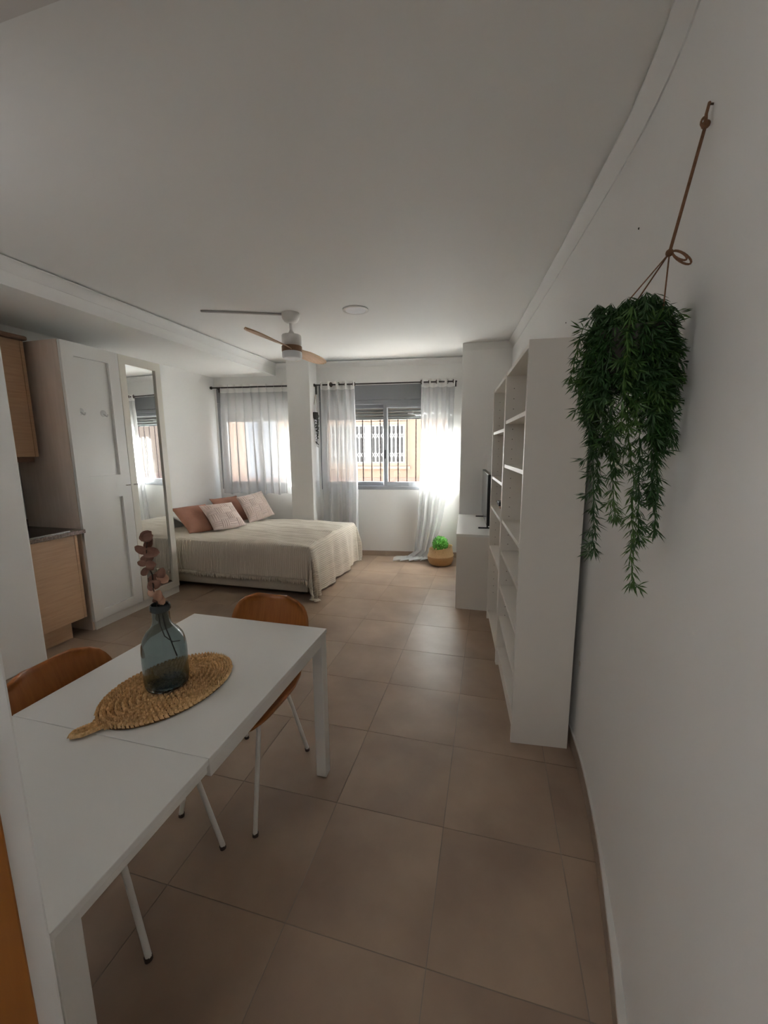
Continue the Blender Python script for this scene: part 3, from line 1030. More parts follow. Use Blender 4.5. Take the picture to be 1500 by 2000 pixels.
make_chair('brown veneer chair at the far end of the white table', (-1.043, 1.443, 0), PI)
make_chair('brown veneer chair on the left side of the white table', (-1.199, 0.950, 0), -PI / 2)

# ------------------------------------------------------------------ woven mat
MC = Vector((-1.040, 1.035, TZ))
mtobj = thing('place_mat', 'oval braided seagrass place mat with a looped handle on the table', 'place mat', MC)
MA, MBx = 0.225, 0.165       # half axes along y and x
MROT = math.radians(-12)


def mpt(a, ra, rb):
    x, y = rb * cos(a), ra * sin(a)
    return (MC.x + x * cos(MROT) - y * sin(MROT), MC.y + x * sin(MROT) + y * cos(MROT))


def stitch(mb, p, ang, L, w, h):
    ca, sa = cos(ang), sin(ang)
    pts = []
    for (lx, ly, lz) in ((-L, 0, 0.2), (0, -w, 0.15), (L, 0, 0.2), (0, w, 0.15), (-0.35 * L, 0, 1.0), (0.35 * L, 0, 1.0)):
        pts.append(mb.add((p[0] + lx * ca - ly * sa, p[1] + lx * sa + ly * ca, p[2] + h * lz)))
    a, b, c_, d_, e, f = pts
    mb.f += [[a, b, e], [b, f, e], [b, c_, f], [c_, d_, f], [d_, e, f], [d_, a, e]]


core = MB()
n = 64
core.prism([mpt(2 * PI * k / n, MA - 0.004, MBx - 0.004) for k in range(n)], TZ + 0.0005, TZ + 0.006)
put('braid_core', core, 'strawdk', mtobj)
mb = MB()
R = 11
for r in range(R):
    ra = MA - 0.010 - r * 0.0200
    rb = MBx - 0.010 - r * 0.0200 * (MBx / MA) ** 0.35
    if ra < 0.012:
        break
    rb = max(rb, 0.004)
    per = 2 * PI * math.sqrt((ra * ra + rb * rb) / 2)
    ns = max(8, int(per / 0.0125))
    for k in range(ns):
        a = 2 * PI * (k + 0.5 * (r % 2)) / ns
        x, y = mpt(a, ra, rb)
        x2, y2 = mpt(a + 0.01, ra, rb)
        tg = math.atan2(y2 - y, x2 - x)
        nx, ny = -sin(tg), cos(tg)
        for sgn in (-1, 1):
            jit = random.uniform(-0.25, 0.25)
            stitch(mb, (x + nx * 0.0052 * sgn, y + ny * 0.0052 * sgn, TZ + 0.004 + random.uniform(-0.001, 0.0015)), tg + sgn * 0.6 + jit, 0.0098, 0.0043, 0.0150)
put('braid', mb, 'straw', mtobj, kind='stuff', smooth=False)
mb = MB()
hp = [mpt(-PI / 2 - 0.18, MA, MBx), (-1.105, 0.815), (-1.128, 0.775), (-1.122, 0.758), (-1.100, 0.772), (-1.072, 0.822), mpt(-PI / 2 + 0.20, MA, MBx)]
hx = []
for k in range(len(hp) - 1):
    for q in range(7):
        t = q / 7
        hx.append((hp[k][0] * (1 - t) + hp[k + 1][0] * t, hp[k][1] * (1 - t) + hp[k + 1][1] * t))
mb.tube([(x, y, TZ + 0.006) for x, y in hx], 0.0045, 6)
for k in range(len(hx) - 1):
    tg = math.atan2(hx[k + 1][1] - hx[k][1], hx[k + 1][0] - hx[k][0])
    for sgn in (-1, 1):
        stitch(mb, (hx[k][0] - sin(tg) * 0.005 * sgn, hx[k][1] + cos(tg) * 0.005 * sgn, TZ + 0.005), tg + sgn * 0.6, 0.0105, 0.0052, 0.0125)
put('handle', mb, 'straw', mtobj)

# ------------------------------------------------------------------ glass bottle with dried stem
BC = (-1.042, 1.026, TZ + 0.0180)
bt = thing('glass_bottle', 'smoked grey glass bottle standing on the braided mat', 'bottle', BC)
outp = [(0.0, 0.0), (0.070, 0.0), (0.082, 0.006), (0.087, 0.018), (0.0885, 0.05), (0.088, 0.13), (0.085, 0.155), (0.077, 0.178), (0.062, 0.197), (0.046, 0.210), (0.037, 0.222), (0.0335, 0.240), (0.0335, 0.2655)]
inp = [(0.0295, 0.2655), (0.0300, 0.240), (0.0335, 0.224), (0.043, 0.212), (0.059, 0.198), (0.0735, 0.178), (0.0815, 0.155), (0.0845, 0.13), (0.085, 0.05), (0.083, 0.022), (0.078, 0.013), (0.060, 0.011), (0.0, 0.015)]
mb = MB()
prof = [(r * 0.79, z) for r, z in outp + inp]
seg = 48
rings = []
for r, z in prof:
    if r == 0.0:
        rings.append([mb.add((BC[0], BC[1], BC[2] + z))])
    else:
        rings.append([mb.add((BC[0] + r * cos(2 * PI * j / seg), BC[1] + r * sin(2 * PI * j / seg), BC[2] + z)) for j in range(seg)])
for a, b in zip(rings, rings[1:]):
    for j in range(seg):
        if len(a) == 1:
            mb.f.append([a[0], b[(j + 1) % seg], b[j]])
        elif len(b) == 1:
            mb.f.append([a[j], a[(j + 1) % seg], b[0]])
        else:
            mb.f.append([a[j], a[(j + 1) % seg], b[(j + 1) % seg], b[j]])
put('glass_body', mb, 'bottle', bt, smooth='auto')
rim = MB()
rp2 = [(0.0300, 0.266), (0.0360, 0.266), (0.0395, 0.269), (0.0405, 0.275), (0.0405, 0.282), (0.0385, 0.288), (0.0345, 0.290), (0.0305, 0.288)]
rr_ = [[rim.add((BC[0] + r * 0.79 * cos(2 * PI * j / 40), BC[1] + r * 0.79 * sin(2 * PI * j / 40), BC[2] + z)) for j in range(40)] for r, z in rp2]
for k in range(len(rr_)):
    a, b = rr_[k], rr_[(k + 1) % len(rr_)]
    for j in range(40):
        rim.f.append([a[j], a[(j + 1) % 40], b[(j + 1) % 40], b[j]])
put('rim', rim, 'bottle_rim', bt, smooth='auto')

lat = Vector((cos(yaw), sin(yaw), 0))       # sideways as seen from the room's entrance
dep = Vector((-lat.y, lat.x, 0))
MO = Vector((BC[0], BC[1], BC[2] + 0.285))
ds = thing('dried_eucalyptus_stem', 'dried brown eucalyptus stem with round leaves standing in the bottle', 'dried stem', (BC[0], BC[1], BC[2] + 0.03))


def sp(l, h, d=0.0):
    return MO + lat * l + dep * d + Vector((0, 0, h))


put('stem', MB().tube([sp(0.035, -0.185, 0.01), sp(0.012, -0.08), sp(0.0, 0.0), sp(-0.016, 0.055), sp(-0.015, 0.105), sp(-0.028, 0.145), sp(-0.026, 0.19), sp(-0.017, 0.235)], [0.0022] * 5 + [0.0018, 0.0014, 0.001], 6), 'stem', ds, smooth=True)
put('stem', MB().tube([sp(0.055, -0.125, 0.0), sp(0.030, -0.130), sp(0.005, -0.110), sp(-0.012, -0.07, 0.01), sp(-0.010, 0.0), sp(-0.004, 0.05)], 0.0017, 6), 'stem', ds, smooth=True)
K = 0.000150
leaves = [(385, 150, 105, .6, 0), (290, 205, 95, .9, 0), (450, 190, 95, .4, 0), (420, 265, 120, .7, 0), (340, 370, 90, 1.1, 0), (245, 480, 110, 2.6, 0), (425, 565, 125, .1, 0),
          (390, 660, 80, 1.3, 0), (280, 735, 105, .4, 0), (235, 790, 70, 2.8, 0), (455, 805, 95, .1, 0), (240, 1000, 75, 1.0, 0), (410, 900, 60, 1.2, 0), (610, 1030, 95, 1.2, 0),
          (500, 1080, 80, .3, 1), (575, 1190, 110, 2.4, 1), (380, 1200, 105, .9, 0), (440, 1290, 120, .5, 0), (340, 1360, 80, 2.2, 0), (335, 1480, 110, 2.9, 1), (520, 1540, 105, 1.2, 1), (450, 1690, 115, .9, 0), (560, 1660, 90, 1.9, 1)]
for (px, py, s, rot, mi) in leaves:
    c = sp((px - 510) * K, (1790 - py) * K * 0.97, random.uniform(-0.018, 0.018))
    n_ = (-dep + Vector((random.uniform(-.5, .5), random.uniform(-.5, .5), random.uniform(-.6, .6)))).normalized()
    e1 = (lat * cos(rot) + Vector((0, 0, 1)) * sin(rot))
    e1 = (e1 - n_ * e1.dot(n_)).normalized()
    e2 = n_.cross(e1)
    rr = s * K * 1.35
    mb = MB()

    def lf(u, v):
        t = u
        w = 0.78 * math.sqrt(max(1 - (2 * t - 1) ** 2, 0)) * (1 - 0.15 * t)
        q = (v - 0.5) * 2
        return c + e1 * ((2 * t - 1) * rr) + e2 * (q * w * rr) + n_ * (0.28 * rr * (q * q * w - 0.4 * t * t))
    mb.grid(lf, 8, 4)
    put('leaf', mb, 'dryleaf2' if mi else 'dryleaf', ds, smooth=True, solid=0.0007)

# ------------------------------------------------------------------ bed
BX0, BX1, BY0, BY1, BZ = -3.84, -1.80, 3.66, 5.05, 0.565
bed = thing('bed', 'double bed with a beige base standing against the left wall', 'bed', ((BX0 + BX1) / 2, (BY0 + BY1) / 2, 0))
put('bed_base', MB().box(BX0, BX1, BY0, BY1, 0.05, 0.33), 'bedbase', bed, bevel=0.015)
put('mattress', MB().box(BX0, BX1 + 0.01, BY0 + 0.005, BY1, 0.331, BZ - 0.038), 'linen', bed, bevel=0.04)
for x in (BX0 + 0.12, BX1 - 0.12):
    for y in (BY0 + 0.14, BY1 - 0.14):
        put('leg', MB().lathe([(0.025, 0.0), (0.028, 0.05)], (x, y, 0), 12), 'black', bed)
LX, LY = BX1 + 0.02 - BX0 - 0.02, BY1 - BY0
DN, DF, DB = 0.350, 0.545, 0.20       # drop at the near side, foot, far side


def noise1(x, s=0.0):
    return 0.5 * sin(x * 1.7 + s) + 0.3 * sin(x * 3.9 + 1.3 * s + 1) + 0.2 * sin(x * 7.3 + 2.1 * s + 2)


def cloth(u, v):
    a = u * (LX + DF)
    b = -DN + v * (LY + DN + DB)
    ex, ey = max(0.0, a - LX), max(0.0, -b)
    ef = max(0.0, b - LY)
    x, y = BX0 + 0.02 + min(a, LX), BY0 + min(max(b, 0), LY)
    top = BZ + 0.010 * noise1(a * 3.1 + b * 1.3, b * 3) + 0.006 * noise1(b * 9 + a * 2.2, 2.0) + 0.004 * max(0.0, sin(b * 24 + 3 * sin(a * 2.3))) ** 3
    e_ = max(ex, ey, ef)
    side = ey if ey > 0 else ef
    sgn = -1 if ey > 0 else 1
    rad = 0.05
    if ex == 0 and side == 0:
        # gentle rounding towards the edges
        k = min(LX - a, b, LY - b)
        z = top - 0.016 * math.exp(-max(k, 0) / 0.035)
        return Vector((x, y, z))
    r = math.hypot(ex, side)
    th = math.atan2(ex, side)             # 0 = straight over the long side, pi/2 = over the foot
    drop = r
    out_ = 0.012 + rad * (1 - math.exp(-r / 0.05)) * 0.6
    # folds
    if side == 0:
        q = b
        fold = 0.026 * (sin(q * 14 + 0.7 + 1.5 * sin(q * 3)) + 0.5 * sin(q * 27 + 1)) * min(r / 0.35, 1) + 0.06 * r
    elif ex == 0:
        q = a
        fold = 0.011 * (sin(q * 7 + 1.2 * sin(q * 2.1)) + 0.6 * sin(q * 17 + r * 5)) * min(r / 0.3, 1) + 0.02 * r
    else:
        fold = (0.045 * sin(th * 12.0 + 0.5) * sin(2 * th) + 0.045 * sin(2 * th)) * min(r / 0.3, 1) + 0.03 * r
    out_ += fold
    out_ = max(out_, 0.012)
    z = BZ - 0.016 - drop * (1 - 0.03)
    if z < 0.014:
        ext = 0.014 - z
        z = 0.010 + 0.010 * abs(sin(th * 7 + ext * 20))
        out_ += ext * 0.9
    if z < 0.03 and ex > 0 and side == 0:
        pass
    return Vector((x + sin(th) * out_, y + sgn * cos(th) * out_, z))


mb = MB()
NU, NV = 170, 150
mb.grid(lambda u, v: cloth(u, v), NU, NV, uvf=lambda u, v: (u * (LX + DF), v * (LY + DN + DB)))
bs = put('bedspread', mb, 'spread', loc=((BX0 + BX1) / 2, (BY0 + BY1) / 2, BZ), smooth=True, solid=0.006,
         label='ribbed beige bedspread with a fringed hem draped over the bed', cat='bedspread')
fr = MB()
nf = 190
for k in range(nf):
    u = (k + 0.5) / nf * 1.0
    p = cloth(u, 0.0)
    p2 = cloth(u, 0.012)
    d = (p - p2).normalized()
    L = random.uniform(0.035, 0.055)
    e = p + d * L + Vector((random.uniform(-.008, .008), random.uniform(-.012, .004), 0))
    e.z = max(e.z, 0.006)
    pz = Vector((p.x, p.y, max(p.z, 0.008)))
    mid = (pz + e) / 2 + Vector((random.uniform(-.004, .004), random.uniform(-.006, 0), 0))
    fr.tube([pz, mid, e], [0.0050, 0.0068, 0.004], 5)
put('fringe', fr, 'fringe', bs, kind='stuff', smooth=True)


# pillows
def pillow(name, label, c, e1, lean_dir, lean, w, h, t, m, woven=False, group=None):
    e1 = Vector(e1).normalized()
    ld = Vector(lean_dir).normalized()
    e2 = (Vector((0, 0, 1)) * cos(lean) + ld * sin(lean)).normalized()
    e3 = e1.cross(e2).normalized()
    if e3.dot(ld) > 0:
        e3 = -e3
    c = Vector(c)
    N_ = 120 if woven else 28
    mb = MB()

    def surf(u, v, sd):
        a, b = 2 * u - 1, 2 * v - 1
        pin = 1 - 0.10 * (1 - a * a) ** 0.5 * 0 
        edge = max((1 - abs(a) ** 2.4) * (1 - abs(b) ** 2.4), 0) ** 0.55
        x = a * w / 2 * (1 - 0.07 * (1 - b * b))
        y = b * h / 2 * (1 - 0.07 * (1 - a * a))
        d = t / 2 * edge
        if woven and sd > 0:
            nb = 4
            i, j = int(min(u * nb, nb - 1e-6)), int(min(v * nb, nb - 1e-6))
            q = (u if (i + j) % 2 else v) * nb * 4
            d += 0.011 * abs(sin(PI * q)) ** 0.7 * min(edge * 2.5, 1)
        elif not woven:
            d *= 1 + 0.08 * sin(5 * a + 2 * b)
        sag = -0.012 * sin(PI * u) * (1 - b)
        return c + e1 * x + e2 * (y + sag) + e3 * (d * sd)
    ia = mb.grid(lambda u, v: surf(u, v, 1), N_, N_)
    ib = mb.grid(lambda u, v: surf(u, v, -1), N_, N_)
    o = put(name, mb, m, loc=tuple(c), smooth=True, label=label, cat='pillow', group=group)
    bm = bmesh.new()
    bm.from_mesh(o.data)
    bmesh.ops.remove_doubles(bm, verts=bm.verts, dist=0.0006)
    bmesh.ops.recalc_face_normals(bm, faces=bm.faces)
    bm.to_mesh(o.data)
    bm.free()
    o.data.polygons.foreach_set('use_smooth', [True] * len(o.data.polygons))
    if woven:
        put('piping', MB().tube([c + e1 * (aa * w / 2 * (1 - 0.07 * (1 - bb * bb))) + e2 * (bb * h / 2 * (1 - 0.07 * (1 - aa * aa))) for aa, bb in
                                 [(-1 + k / 8, -1) for k in range(16)] + [(1, -1 + k / 8) for k in range(16)] + [(1 - k / 8, 1) for k in range(16)] + [(-1, 1 - k / 8) for k in range(17)]], 0.004, 6), m, o, smooth=True)
    return o


pillow('pillow', 'terracotta pillow at the near edge of the bed by the mirror', (-3.46, 4.10, 0.712), (0.30, 0.95, 0), (-0.95, 0.30, 0), math.radians(52), 0.46, 0.44, 0.15, 'terra')
pillow('pillow', 'pale pink basketweave pillow leaning on the near terracotta pillow', (-3.20, 4.24, 0.728), (0.40, 0.92, 0.0), (-0.92, 0.40, 0), math.radians(50), 0.43, 0.41, 0.13, 'pinkknit', True)
pillow('pillow', 'terracotta pillow at the window end of the bed', (-3.45, 4.76, 0.728), (0.25, 0.97, 0), (-0.97, 0.25, 0), math.radians(45), 0.46, 0.44, 0.15, 'terra')
pillow('pillow', 'pale pink basketweave pillow propped up below the short curtain', (-3.13, 4.86, 0.763), (0.32, 0.95, 0.12), (-0.95, 0.32, 0), math.radians(38), 0.43, 0.41, 0.13, 'pinkknit', True)
pillow('pillow', 'white bed pillow lying at the wall behind the terracotta pillows', (-3.70, 4.45, 0.662), (0.0, 1, 0), (-1, 0, 0), math.radians(68), 0.80, 0.36, 0.10, 'linen')

# ------------------------------------------------------------------ bookcases
BD = Vector((-0.0867, 0.9962, 0))       # along the wall
BW = Vector((0.9962, 0.0867, 0))        # towards the wall
BO = Vector((0.154, 1.997, 0))


def bookcase(label, start, shelves, closed_bottom):
    org = BO + BD * start
    F = lambda a, b, z: org + BD * a + BW * b + Vector((0, 0, z))
    k = thing('bookcase', label, 'bookcase', F(0.40, 0.14, 0))
    L, D, H, t = 0.798, 0.28, 2.02, 0.020
    put('side_panel', MB(F).box(0, t, 0, D, 0, H), 'shelfwhite', k, bevel=0.001)
    put('side_panel', MB(F).box(L - t, L, 0, D, 0, H), 'shelfwhite', k, bevel=0.001)
    put('top_panel', MB(F).box(t, L - t, 0.004, D, H - 0.028, H - 0.006), 'shelfwhite', k, bevel=0.001)
    put('back_panel', MB(F).box(t, L - t, D - 0.008, D - 0.004, 0.06, H - 0.02), 'shelfwhite', k)
    put('plinth', MB(F).box(t, L - t, 0.02, 0.036, 0.0, shelves[-1] - 0.024), 'shelfwhite', k)
    for z in shelves:
        put('shelf', MB(F).box(t, L - t, 0.006, D - 0.01, z - 0.022, z), 'shelfwhite', k, bevel=0.001)
    ph = MB(F)
    for z in [0.25 + 0.032 * 2 * q for q in range(27)]:
        for b in (0.05, 0.22):
            ph.box(L - t - 0.0006, L - t + 0.002, b - 0.0025, b + 0.0025, z - 0.0025, z + 0.0025)
    put('peg_holes', ph, 'hole', k, kind='stuff')
    return k, F


b1, F1 = bookcase('tall white bookcase nearest the hanging plant', 0.0, [1.712, 1.432, 1.060, 0.843, 0.600, 0.372, 0.145], False)
b2, F2 = bookcase('tall white bookcase farther along beside the desk', 0.803, [1.668, 1.300, 1.043, 0.686, 0.085], True)
blk = thing('wood_stand', 'small wooden block on a middle shelf of the far bookcase', 'stand', F2(0.62, 0.075, 1.0435))
put('block', MB(F2).box(0.575, 0.665, 0.060, 0.130, 1.0432, 1.064), 'woodblock', blk, bevel=0.003)
put('slot', MB(F2).box(0.59, 0.65, 0.090, 0.097, 1.0642, 1.0652), 'hole', blk)
rt = thing('black_box', 'small black box lying on the wooden block in the bookcase', 'box', F2(0.62, 0.08, 1.0655))
put('case', MB(F2).box(0.56, 0.68, 0.045, 0.145, 1.0655, 1.102), 'black', rt, bevel=0.006)
put('button', MB(F2).box(0.61, 0.63, 0.043, 0.046, 1.079, 1.087), 'rod', rt)
gp = thing('potted_plant', 'small green plant on the second shelf of the far bookcase', 'plant', F2(0.42, 0.14, 1.3005))
put('pot', MB().lathe([(0.032, 0.0), (0.04, 0.07), (0.037, 0.07), (0.034, 0.062), (0.01, 0.06)], tuple(F2(0.42, 0.14, 1.3005)), 20), 'white', gp, smooth='auto')
lf = MB()
for k in range(46):
    a, e = random.uniform(0, 2 * PI), random.uniform(0.1, 1.2)
    L = random.uniform(0.05, 0.11)
    p = F2(0.42, 0.14, 1.36)
    q = p + Vector((cos(a) * sin(e), sin(a) * sin(e), cos(e))) * L
    sd = Vector((-sin(a), cos(a), 0)) * 0.009
    i = [lf.add(p), lf.add((p + q) / 2 + sd), lf.add(q), lf.add((p + q) / 2 - sd)]
    lf.f.append(i)
put('foliage', lf, 'needle2', gp, kind='stuff', fix=False)

# ------------------------------------------------------------------ desk and television
dk = thing('desk', 'white desk against the right wall under the television', 'desk', (-0.05, 4.3, 0))
put('desktop', MB().prism([(-0.283, 3.737), (0.295, 3.737), (0.200, 4.90), (-0.348, 4.885)], 0.715, 0.740), 'white', dk, bevel=0.001)
put('side_panel', MB().prism([(-0.280, 3.740), (0.290, 3.740), (0.289, 3.762), (-0.281, 3.762)], 0.0, 0.7145), 'shelfwhite', dk, bevel=0.001)
put('side_panel', MB().prism([(-0.345, 4.862), (0.195, 4.872), (0.195, 4.892), (-0.346, 4.882)], 0.0, 0.7145), 'shelfwhite', dk)
put('back_panel', MB().prism([(0.255, 3.765), (0.270, 3.765), (0.185, 4.86), (0.170, 4.86)], 0.35, 0.7145), 'shelfwhite', dk)

tv = thing('television', 'flat black television standing on the white desk', 'television', (-0.045, 4.43, 0.74))
tva, tvb = Vector((-0.078, 4.86, 0)), Vector((-0.012, 3.92, 0))
td = (tvb - tva).normalized()
tn = Vector((td.y, -td.x, 0))
if tn.x > 0:
    tn = -tn
TVF = lambda a, b, z: tva + td * a + tn * b + Vector((0, 0, z))
LT = (tvb - tva).length
put('housing', MB(TVF).box(0, LT, -0.035, 0.0, 0.79, 1.29), 'black', tv, bevel=0.004)
put('screen', MB(TVF).box(0.010, LT - 0.010, 0.0, 0.0012, 0.808, 1.282), 'screen', tv)
for a in (0.10, LT - 0.14):
    put('foot', MB(TVF).prism([(a - 0.012, -0.07), (a + 0.012, -0.07), (a + 0.012, 0.07), (a - 0.012, 0.07)], 0.7405, 0.752).box(a - 0.008, a + 0.008, -0.025, -0.01, 0.752, 0.80), 'black', tv, bevel=0.003)

# ------------------------------------------------------------------ basket with topiary ball
KC = (-0.600, 5.215, 0.001)
bk = thing('belly_basket', 'seagrass belly basket with a folded pale rim on the floor under the window', 'basket', KC)
mb = MB()
mb.lathe([(0.125, 0.0), (0.150, 0.015), (0.168, 0.06), (0.172, 0.095), (0.168, 0.118)], KC, 40)
put('lower_belly', mb, 'basket_lo', bk, smooth=True)
tilt = lambda x, y, z: (x, y, z + (x - KC[0]) * 0.16 * max(0, (z - 0.10)) / 0.12)
mb = MB(tilt)
mb.lathe([(0.171, 0.119), (0.176, 0.124), (0.170, 0.134), (0.162, 0.165), (0.153, 0.205), (0.150, 0.226), (0.155, 0.232), (0.147, 0.230), (0.143, 0.20), (0.13, 0.15)], KC, 40, False)
put('folded_rim', mb, 'basket_hi', bk, smooth='auto')
for a in (-1.9, -1.25):
    h = MB()
    x, y = KC[0] + 0.155 * cos(a), KC[1] + 0.155 * sin(a)
    h.tube([(x, y, 0.19), (x * 1.0, y - 0.012, 0.225), (x + 0.01, y - 0.004, 0.252), (x + 0.014, y + 0.012, 0.228)], 0.005, 6)
    put('handle', h, 'basket_hi', bk, smooth=True)
tp = thing('topiary_ball', 'bright green round topiary ball sitting in the basket', 'plant', (KC[0], KC[1], 0.13))
TC = Vector((KC[0] - 0.005, KC[1], 0.275))
put('core', MB().ball(TC, 0.082, 24, 16), 'topiary_core', tp, smooth=True)
lf = MB()
for k in range(1900):
    z = random.uniform(-1, 1)
    a = random.uniform(0, 2 * PI)
    nrm = Vector((math.sqrt(1 - z * z) * cos(a), math.sqrt(1 - z * z) * sin(a), z))
    p = TC + nrm * random.uniform(0.076, 0.096)
    t1 = nrm.orthogonal().normalized()
    t1 = Matrix.Rotation(random.uniform(0, 2 * PI), 3, nrm) @ t1
    dr = (nrm * random.uniform(0.3, 1.0) + t1).normalized()
    sd = dr.cross(nrm).normalized() * 0.0065
    L = random.uniform(0.020, 0.034)
    i = [lf.add(p), lf.add(p + dr * L * 0.5 + sd), lf.add(p + dr * L), lf.add(p + dr * L * 0.5 - sd)]
    lf.f.append(i)
put('foliage', lf, 'topiary', tp, kind='stuff', fix=False)

# ------------------------------------------------------------------ big hanging plant on the right wall
HY = 1.10
hk = Vector((wx(HY, 2.245) - 0.004, HY, 2.245))
PC = Vector((0.318, 1.115, 1.775))
hp_ = thing('hanging_plant', 'artificial trailing green plant in a hanging pot on the right wall', 'plant', (PC.x, PC.y, PC.z - 0.1))
put('pot', MB().lathe([(0.045, -0.10), (0.062, -0.085), (0.078, -0.02), (0.084, 0.03), (0.080, 0.03), (0.072, 0.02), (0.02, 0.015)], tuple(PC), 28), 'pot', hp_, smooth='auto')
nail = put('wall_nail', MB().tube([(wx(HY, 2.245) + 0.012, HY, 2.243), (wx(HY, 2.245) - 0.009, HY, 2.246)], 0.0020, 8).tube([(wx(HY, 2.245) - 0.0085, HY, 2.246), (wx(HY, 2.245) - 0.0100, HY, 2.2463)], 0.0032, 8), 'ring',
           label='small nail in the right wall holding the jute rope', cat='nail', loc=tuple(hk))
knot = Vector((0.372, 1.10, 1.966))
mid = hk + (knot - hk) * 0.13
rope = MB()
rope.tube([hk + Vector((-0.004, 0, 0.004)), hk + Vector((-0.010, -0.006, -0.02)), mid], 0.003, 6)
rope.tube([hk + Vector((-0.004, 0, 0.004)), hk + Vector((-0.006, 0.008, -0.02)), mid], 0.003, 6)
rope.tube([mid, hk + (knot - hk) * 0.55, knot], 0.0034, 8)
rp_ = put('rope', rope, 'rope', hp_, smooth=True)
put('knot', MB().ball(mid, 0.0085, 10, 8, (1, 1, 0.9)).torus(mid + Vector((-0.006, -0.004, 0.004)), (1, 0.3, 0.2), 0.007, 0.0022, 12, 6), 'rope', rp_, smooth=True)
kn = MB().ball(knot, 0.008, 10, 8)
for sc_ in (1.0, 0.72):
    loop = [knot + Vector((0.006 + 0.020 * sc_ * (1 - cos(t)) * 0.8, -0.008 * (1 - cos(t)), -0.030 * sc_ * (1 - cos(t)) * 0.5 + 0.010 * sc_ * sin(t))) for t in [2 * PI * q / 18 for q in range(19)]]
    kn.tube(loop, 0.0022, 6)
put('bow_knot', kn, 'rope', rp_, smooth=True)
for dx, dy in ((-0.075, -0.015), (-0.035, 0.055), (0.045, -0.035)):
    put('cord', MB().tube([knot, PC + Vector((dx, dy, 0.03))], 0.0016, 6), 'rope', rp_, smooth=True)


def sprig(mb, p, d, n, L):
    """rosette of thin needles opening along d"""
    d = d.normalized()
    o1 = d.orthogonal().normalized()
    o2 = d.cross(o1)
    for k in range(n):
        a = 2 * PI * k / n + random.uniform(-.3, .3)
        sp_ = random.uniform(0.55, 1.15)
        q = (d * cos(sp_) + (o1 * cos(a) + o2 * sin(a)) * sin(sp_)).normalized()
        st = p + d * random.uniform(-0.4, 0.35) * L * 0.5
        ll = L * random.uniform(0.75, 1.15)
        w = q.cross(d).normalized() * 0.0022
        m1 = st + q * ll * 0.55 + d * 0.06 * ll
        e = st + q * ll + d * 0.22 * ll
        i = [mb.add(st), mb.add(m1 + w), mb.add(e), mb.add(m1 - w)]
        mb.f.append(i)


def strand(pts, m, dens=1.25, L=0.029):
    mb = MB()
    pts = [Vector(p) for p in pts]
    path = []
    for k in range(len(pts) - 1):
        nseg = max(2, int((pts[k + 1] - pts[k]).length / 0.020))
        for q in range(nseg):
            path.append(pts[k].lerp(pts[k + 1], q / nseg) + Vector((random.uniform(-.003, .003), random.uniform(-.003, .003), 0)))
    path.append(pts[-1])
    mb.tube(path, 0.0012, 4)
    for k in range(1, len(path)):
        d = (path[k] - path[k - 1]).normalized()
        if d.z > 0.5:
            d = -d
        t = k / len(path)
        sprig(mb, path[k], d + Vector((random.uniform(-.35, .35), random.uniform(-.35, .35), 0)), int(10 * dens), L * random.uniform(0.8, 1.1))
        if random.random() < 0.42 * dens:
            a = random.uniform(0, 2 * PI)
            sd = Vector((cos(a), sin(a), -0.7)).normalized()
            q = path[k] + sd * 0.022
            if q.x > wx(q.y, q.z) - 0.01:
                q.x = wx(q.y, q.z) - 0.012
            mb.tube([path[k], q], 0.0008, 3)
            sprig(mb, q, sd, int(9 * dens), L * 0.9)
    sprig(mb, path[-1], Vector((0, 0, -1)), 12, L)
    for q in range(len(mb.v)):     # keep the foliage off the wall
        x, y, z = mb.v[q]
        lim = wx(y, z) - 0.003
        if x > lim:
            mb.v[q] = (lim - 0.001 * (x - lim), y, z)
    return mb


def drop(ang, rad, tipx, tipy, tipz, m='needle', top=0.05, dens=1.0):
    rim = PC + Vector((0.055 * cos(ang), 0.055 * sin(ang), 0.025))
    out_ = PC + Vector((rad * cos(ang), rad * sin(ang), top))
    sh = PC + Vector(((rad + 0.018) * cos(ang), (rad + 0.018) * sin(ang), -0.06))
    z = tipz
    tip = Vector((tipx, tipy, tipz))
    m1 = sh.lerp(tip, 0.45)
    m1.x = sh.x * 0.35 + tip.x * 0.65
    m1.y = sh.y * 0.35 + tip.y * 0.65
    pts = [rim, out_, sh, m1, tip]
    if tipz > sh.z:
        pts = [rim, out_, tip]
    put('trailing_stem', strand(pts, m, dens), m, hp_, fix=False)


# long ones (tip positions), then a dense crown of short ones
drop(PI * 1.02, 0.085, 0.262, 1.085, 1.285, 'needle')
drop(PI * 1.10, 0.080, 0.300, 1.07, 1.375, 'needle2')
drop(PI * 0.90, 0.075, 0.270, 1.12, 1.44, 'needle2')
drop(PI * 1.35, 0.055, 0.345, 1.06, 1.215, 'needle2', dens=0.9)
drop(PI * 1.45, 0.060, 0.352, 1.07, 1.325, 'needle')
drop(PI * 1.62, 0.060, 0.380, 1.05, 1.350, 'needle')
drop(PI * 1.75, 0.060, 0.372, 1.07, 1.42, 'needle2')
drop(PI * 0.98, 0.110, 0.222, 1.12, 1.645, 'needle2')
drop(PI * 1.20, 0.075, 0.285, 1.05, 1.49, 'needle')
drop(PI * 1.55, 0.065, 0.365, 1.05, 1.44, 'needle')
drop(PI * 1.70, 0.065, 0.392, 1.05, 1.56, 'needle')
drop(PI * 0.80, 0.085, 0.262, 1.17, 1.53, 'needle')
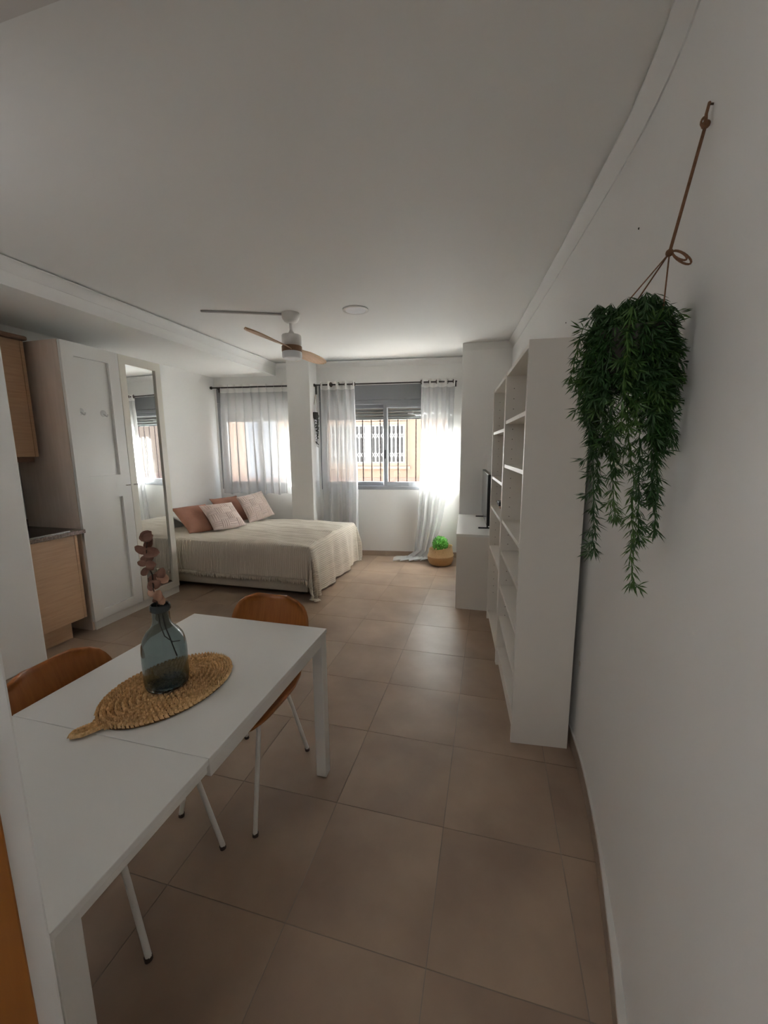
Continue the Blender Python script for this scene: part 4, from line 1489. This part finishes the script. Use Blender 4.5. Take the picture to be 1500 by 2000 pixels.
for k in range(38):
    a = random.uniform(0.55 * PI, 1.85 * PI)
    if k < 14:
        a = random.uniform(1.3 * PI, 1.8 * PI)
    r = random.uniform(0.06, 0.095)
    if cos(a) > 0:
        r = min(r, 0.07)
    drop(a, r, PC.x + (r + 0.012) * cos(a), PC.y + (r + 0.012) * sin(a), PC.z - random.uniform(0.06, 0.24), random.choice(['needle', 'needle', 'needle2']), top=random.uniform(0.03, 0.075), dens=1.1)
for k in range(22):
    a = random.uniform(0, 2 * PI)
    r = random.uniform(0.01, 0.075)
    t = Vector((PC.x + r * 1.15 * cos(a), PC.y + r * 1.15 * sin(a), PC.z + random.uniform(0.075, 0.115)))
    t.x = min(t.x, 0.395)
    put('upright_stem', strand([PC + Vector((0.4 * r * cos(a), 0.4 * r * sin(a), 0.02)), t - Vector((0, 0, 0.03)), t], 'needle', 1.0), 'needle', hp_, fix=False)

# ------------------------------------------------------------------ small plant hanging at the curtain rod
SS, SO = -0.665, 0.115
sp0 = FW(SS, SO, 1.99)
hs = thing('hanging_plant', 'small dark trailing plant hanging beside the middle pillar from the curtain rod', 'plant', sp0)
put('strap', MB(FW).box(SS + 0.008, SS + 0.034, SO - 0.025, SO - 0.018, 2.28, 2.415), 'wire', hs)
for dx in (-0.03, 0.028):
    put('cord', MB().tube([FW(SS + 0.015, SO - 0.021, 2.285), FW(SS + dx, SO, 2.05)], 0.0025, 6), 'rope', hs)
put('pot', MB().lathe([(0.022, -0.045), (0.042, -0.02), (0.046, 0.02), (0.04, 0.05), (0.034, 0.05), (0.03, 0.03), (0.01, 0.028)], tuple(sp0), 20), 'pot', hs, smooth='auto')
for k in range(9):
    mb = MB()
    a = random.uniform(0, 2 * PI)
    s0, o0 = SS + 0.04 * cos(a), SO + 0.025 * sin(a)
    zt_ = 2.02
    zb_ = [1.47, 1.52, 1.55, 1.62, 1.66, 1.74, 1.58, 1.70, 1.80][k]
    if k == 0:
        zb_, s0 = 1.47, SS - 0.01
    path = [FW(SS + 0.02 * cos(a), SO, zt_), FW(s0, o0, zt_ + 0.01)]
    nseg = int((zt_ - zb_) / 0.025)
    for q in range(1, nseg + 1):
        path.append(FW(s0 + random.uniform(-.008, .008) - 0.02 * q / nseg, o0, zt_ - (zt_ - zb_) * q / nseg))
    mb.tube(path, 0.0012, 4)
    for p in path[2:]:
        for t in range(4):
            d = Vector((random.uniform(-1, 1), random.uniform(-1, 1), random.uniform(-1, .3))).normalized()
            sd = d.orthogonal().normalized() * 0.0065
            i = [mb.add(p), mb.add(p + d * 0.012 + sd), mb.add(p + d * 0.022), mb.add(p + d * 0.012 - sd)]
            mb.f.append(i)
    put('trailing_stem', mb, 'tinyleaf', hs, fix=False)
